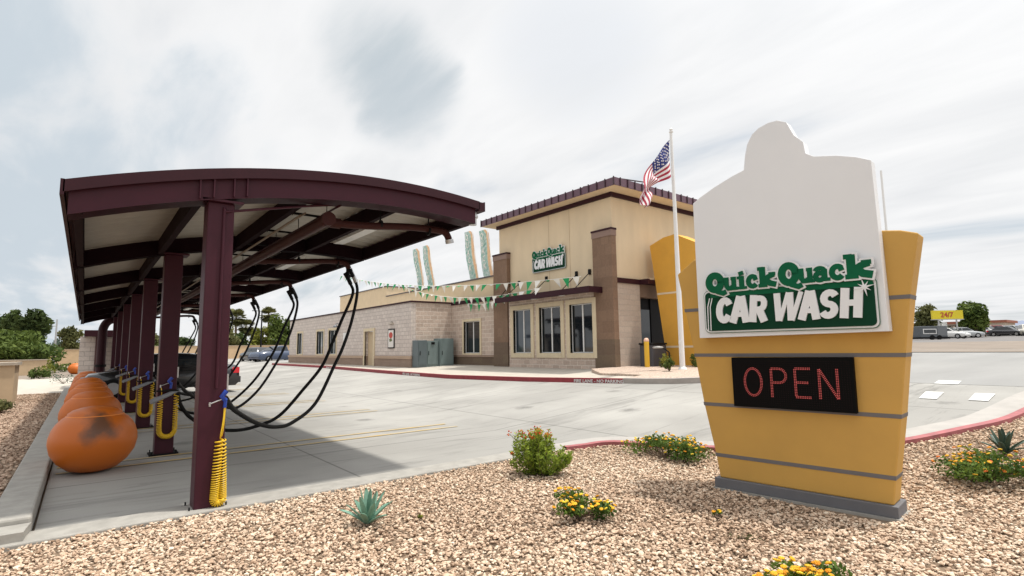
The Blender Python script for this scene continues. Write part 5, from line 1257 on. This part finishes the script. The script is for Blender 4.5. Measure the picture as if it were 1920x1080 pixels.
    m_ = MB(); m_.box(-L_/2-.056, -L_/2-.05, -.25, .25, .42, .54); m_.build('plate', white_f, t)
    return t
def cpaint(n, c): return mat('car_paint_'+n, c, .25, coat=.8)
CP = dict(black=cpaint('black', (.008, .008, .010)), silver=cpaint('silver', (.42, .44, .45)), white=cpaint('white', (.72, .72, .70)), red=cpaint('red', (.28, .015, .02)), dark=cpaint('dark', (.03, .03, .035)), navy=cpaint('navy', (.03, .05, .10)), teal=cpaint('teal', (.05, .10, .10)), cream=cpaint('cream', (.70, .66, .55)))
car('black car backed under the canopy with its red tail light showing past the first post', CP['black'], (2.28, 23.4, 0), radians(180), 4.75, 1.85, 1.47, 'sedan')
# rear faces right: the tail sits towards the drive
car('dark blue-grey pickup parked by the far end of the long wing', CP['navy'], (14.7, 55.0, .45), radians(200), 5.2, 1.9, 1.55, 'pickup')
car('dark purple-black hatchback parked left of the blue-grey pickup', CP['dark'], (13.5, 58.5, .40), radians(100), 4.2, 1.8, 1.5, 'suv')
far = 'cars parked in the far lot at the right'
for lab, p, x, y, rz, kd in (
    ('silver car in front in the far lot, right of the dark trailer', 'silver', 99.5, 21.0, 300, 'sedan'),
    ('white pickup behind the silver car in the far lot', 'white', 117.5, 21.8, 250, 'pickup'),
    ('white car half hidden just left of the silver one', 'white', 104, 24.6, 280, 'suv'),
    ('dark red car between the white pickup and the pale one', 'red', 121, 20.6, 270, 'suv'),
    ('dark car left of the pale one in the far lot', 'dark', 114, 18.6, 260, 'sedan'),
    ('pale cream car at the far right edge facing the road', 'cream', 113, 16.0, 200, 'suv'),
    ('teal dark car behind the silver one', 'teal', 106, 22.6, 270, 'sedan')):
    car(lab, CP[p], (x, y, g(x)+.03), radians(rz), 4.6, 1.85, 1.5 if kd == 'sedan' else 1.75, kd, far)
tr = thing('trailer', 'dark grey trailer with a window standing right of the big sign', 'trailer', (86, 21.5, g(86)))
rzt = math.atan2(-1.8, 2.2); tr.rotation_euler[2] = rzt
mb = MB(); mb.box(-1.9, 1.5, -1, 1, .35, 1.75, .05); mb.build('body', mat('trailer_grey', (.09, .10, .11), .5, .15, 3), tr)
mb = MB(); mb.box(-1.6, .1, -1.02, -1.0, .75, 1.4); wn_ = mb.build('window', white_f, tr)
mb = MB(); mb.box(-1.5, 0, -1.035, -1.02, .85, 1.3); mb.build('pane', glass_d, wn_)
mb = MB(); mb.box(.2, 1.4, -1.03, -1.0, .5, 1.6); mb.build('slats', mat('trailer_slats', (.16, .17, .18), .5), tr)
mb = MB(); mb.box(-2.2, 1.7, -1.04, 1.0, .12, .35); mb.build('chassis', black_s, tr)
for s_ in (-.5, .4): mb = MB(); mb.tube([(s_, -1.05, .3), (s_, -.85, .3)], .30, 16); mb.build('wheel', black_m, tr)
sh_ = thing('carport', 'low brown-roofed carport behind the far parked cars', 'shed', (108, 23, g(108)))
mb = MB(); mb.box(105, 112, 20.5, 25.5, 3.95, 4.12); mb.build('roof', mat('brown_roof', (.33, .26, .21), .8), sh_, True)
mb = MB()
for x, y in ((105.3, 20.8), (105.3, 25.2), (111.7, 20.8), (111.7, 25.2), (105.3, 23), (108.5, 20.8)): mb.box(x-.08, x+.08, y-.08, y+.08, 2, 3.95)
mb.build('posts', bark, sh_, True)
for lab, p, x, y, rz, kd in (('small white car between the dark trailer and the silver car', 'white', 92, 21.0, 260, 'sedan'), ('dark pickup at the right edge beyond the pale cream car', 'dark', 119, 15.2, 240, 'pickup'), ('silver hatchback behind the dark car in the far lot', 'silver', 124, 19.4, 250, 'suv'), ('red sedan behind the trailer in the far lot', 'red', 101, 26.2, 290, 'sedan')):
    car(lab, CP[p], (x, y, g(x)+.03), radians(rz), 4.5, 1.8, 1.45 if kd == 'sedan' else 1.7, kd, far)
rb = thing('roadside_shop', 'low grey shop building with a red-brown roof far behind the parked cars', 'building', (150, 33, g(150)))
mb = MB(); mb.box(146, 156, 24, 40, 2, 5.2); mb.build('wall', mat('shop_wall', (.42, .38, .34), .9, .1, .5), rb, True)
mb = MB(); mb.box(145.6, 156.4, 23.6, 40.4, 5.2, 5.7); mb.build('roof', mat('shop_roof', (.25, .09, .06), .8), rb, True)
for yy in (25.5, 29, 32.5, 36): mb = MB(); mb.box(145.94, 146, yy, yy+2.2, 2.8, 4.6); mb.build('window', glass_d, rb, True)
bb = thing('billboard', 'yellow billboard reading 24/7 between the two far trees', 'billboard', (94, 21.4, g(94)))
d_ = Vector((95.5-92.4, 20.0-22.7, 0)).normalized(); n_ = Vector((d_.y, -d_.x, 0)); n_ = n_ if n_.x < 0 else -n_
c0 = Vector((93.9, 21.35, 5.2)); mb = MB(); mb.obox(c0, d_*2.05, n_*.15, (0, 0, .60)); mb.build('board', mat('billboard_yellow', (.72, .58, .02), .5), bb, True)
vs, fs = text_mb('24/7', .95, .02, .01); mb = MB(); mb.add([c0+n_*.17+d_*(v[0]-.98)+Vector((0, 0, v[1]-.33))+n_*v[2] for v in vs], fs); mb.build('lettering', mat('billboard_red', (.45, .06, .03), .5), bb, True)
mb = MB()
for s_ in (-1.2, 1.2): p = c0+d_*s_; mb.tube([(p.x, p.y, 1.9), (p.x, p.y, 4.7)], .10, 8)
mb.obox(c0+Vector((0, 0, -.66)), d_*2.05, n_*.3, (0, 0, .04)); mb.build('post', galv, bb, True)
mb = MB(); mb.box(99.5, 102.5, 23.4, 24.6, 3.6, 4.4); tag(mb.build('sign_board', white_f), 'small white board sign under the yellow billboard', 'sign'); 
print('objects', len(bpy.data.objects))
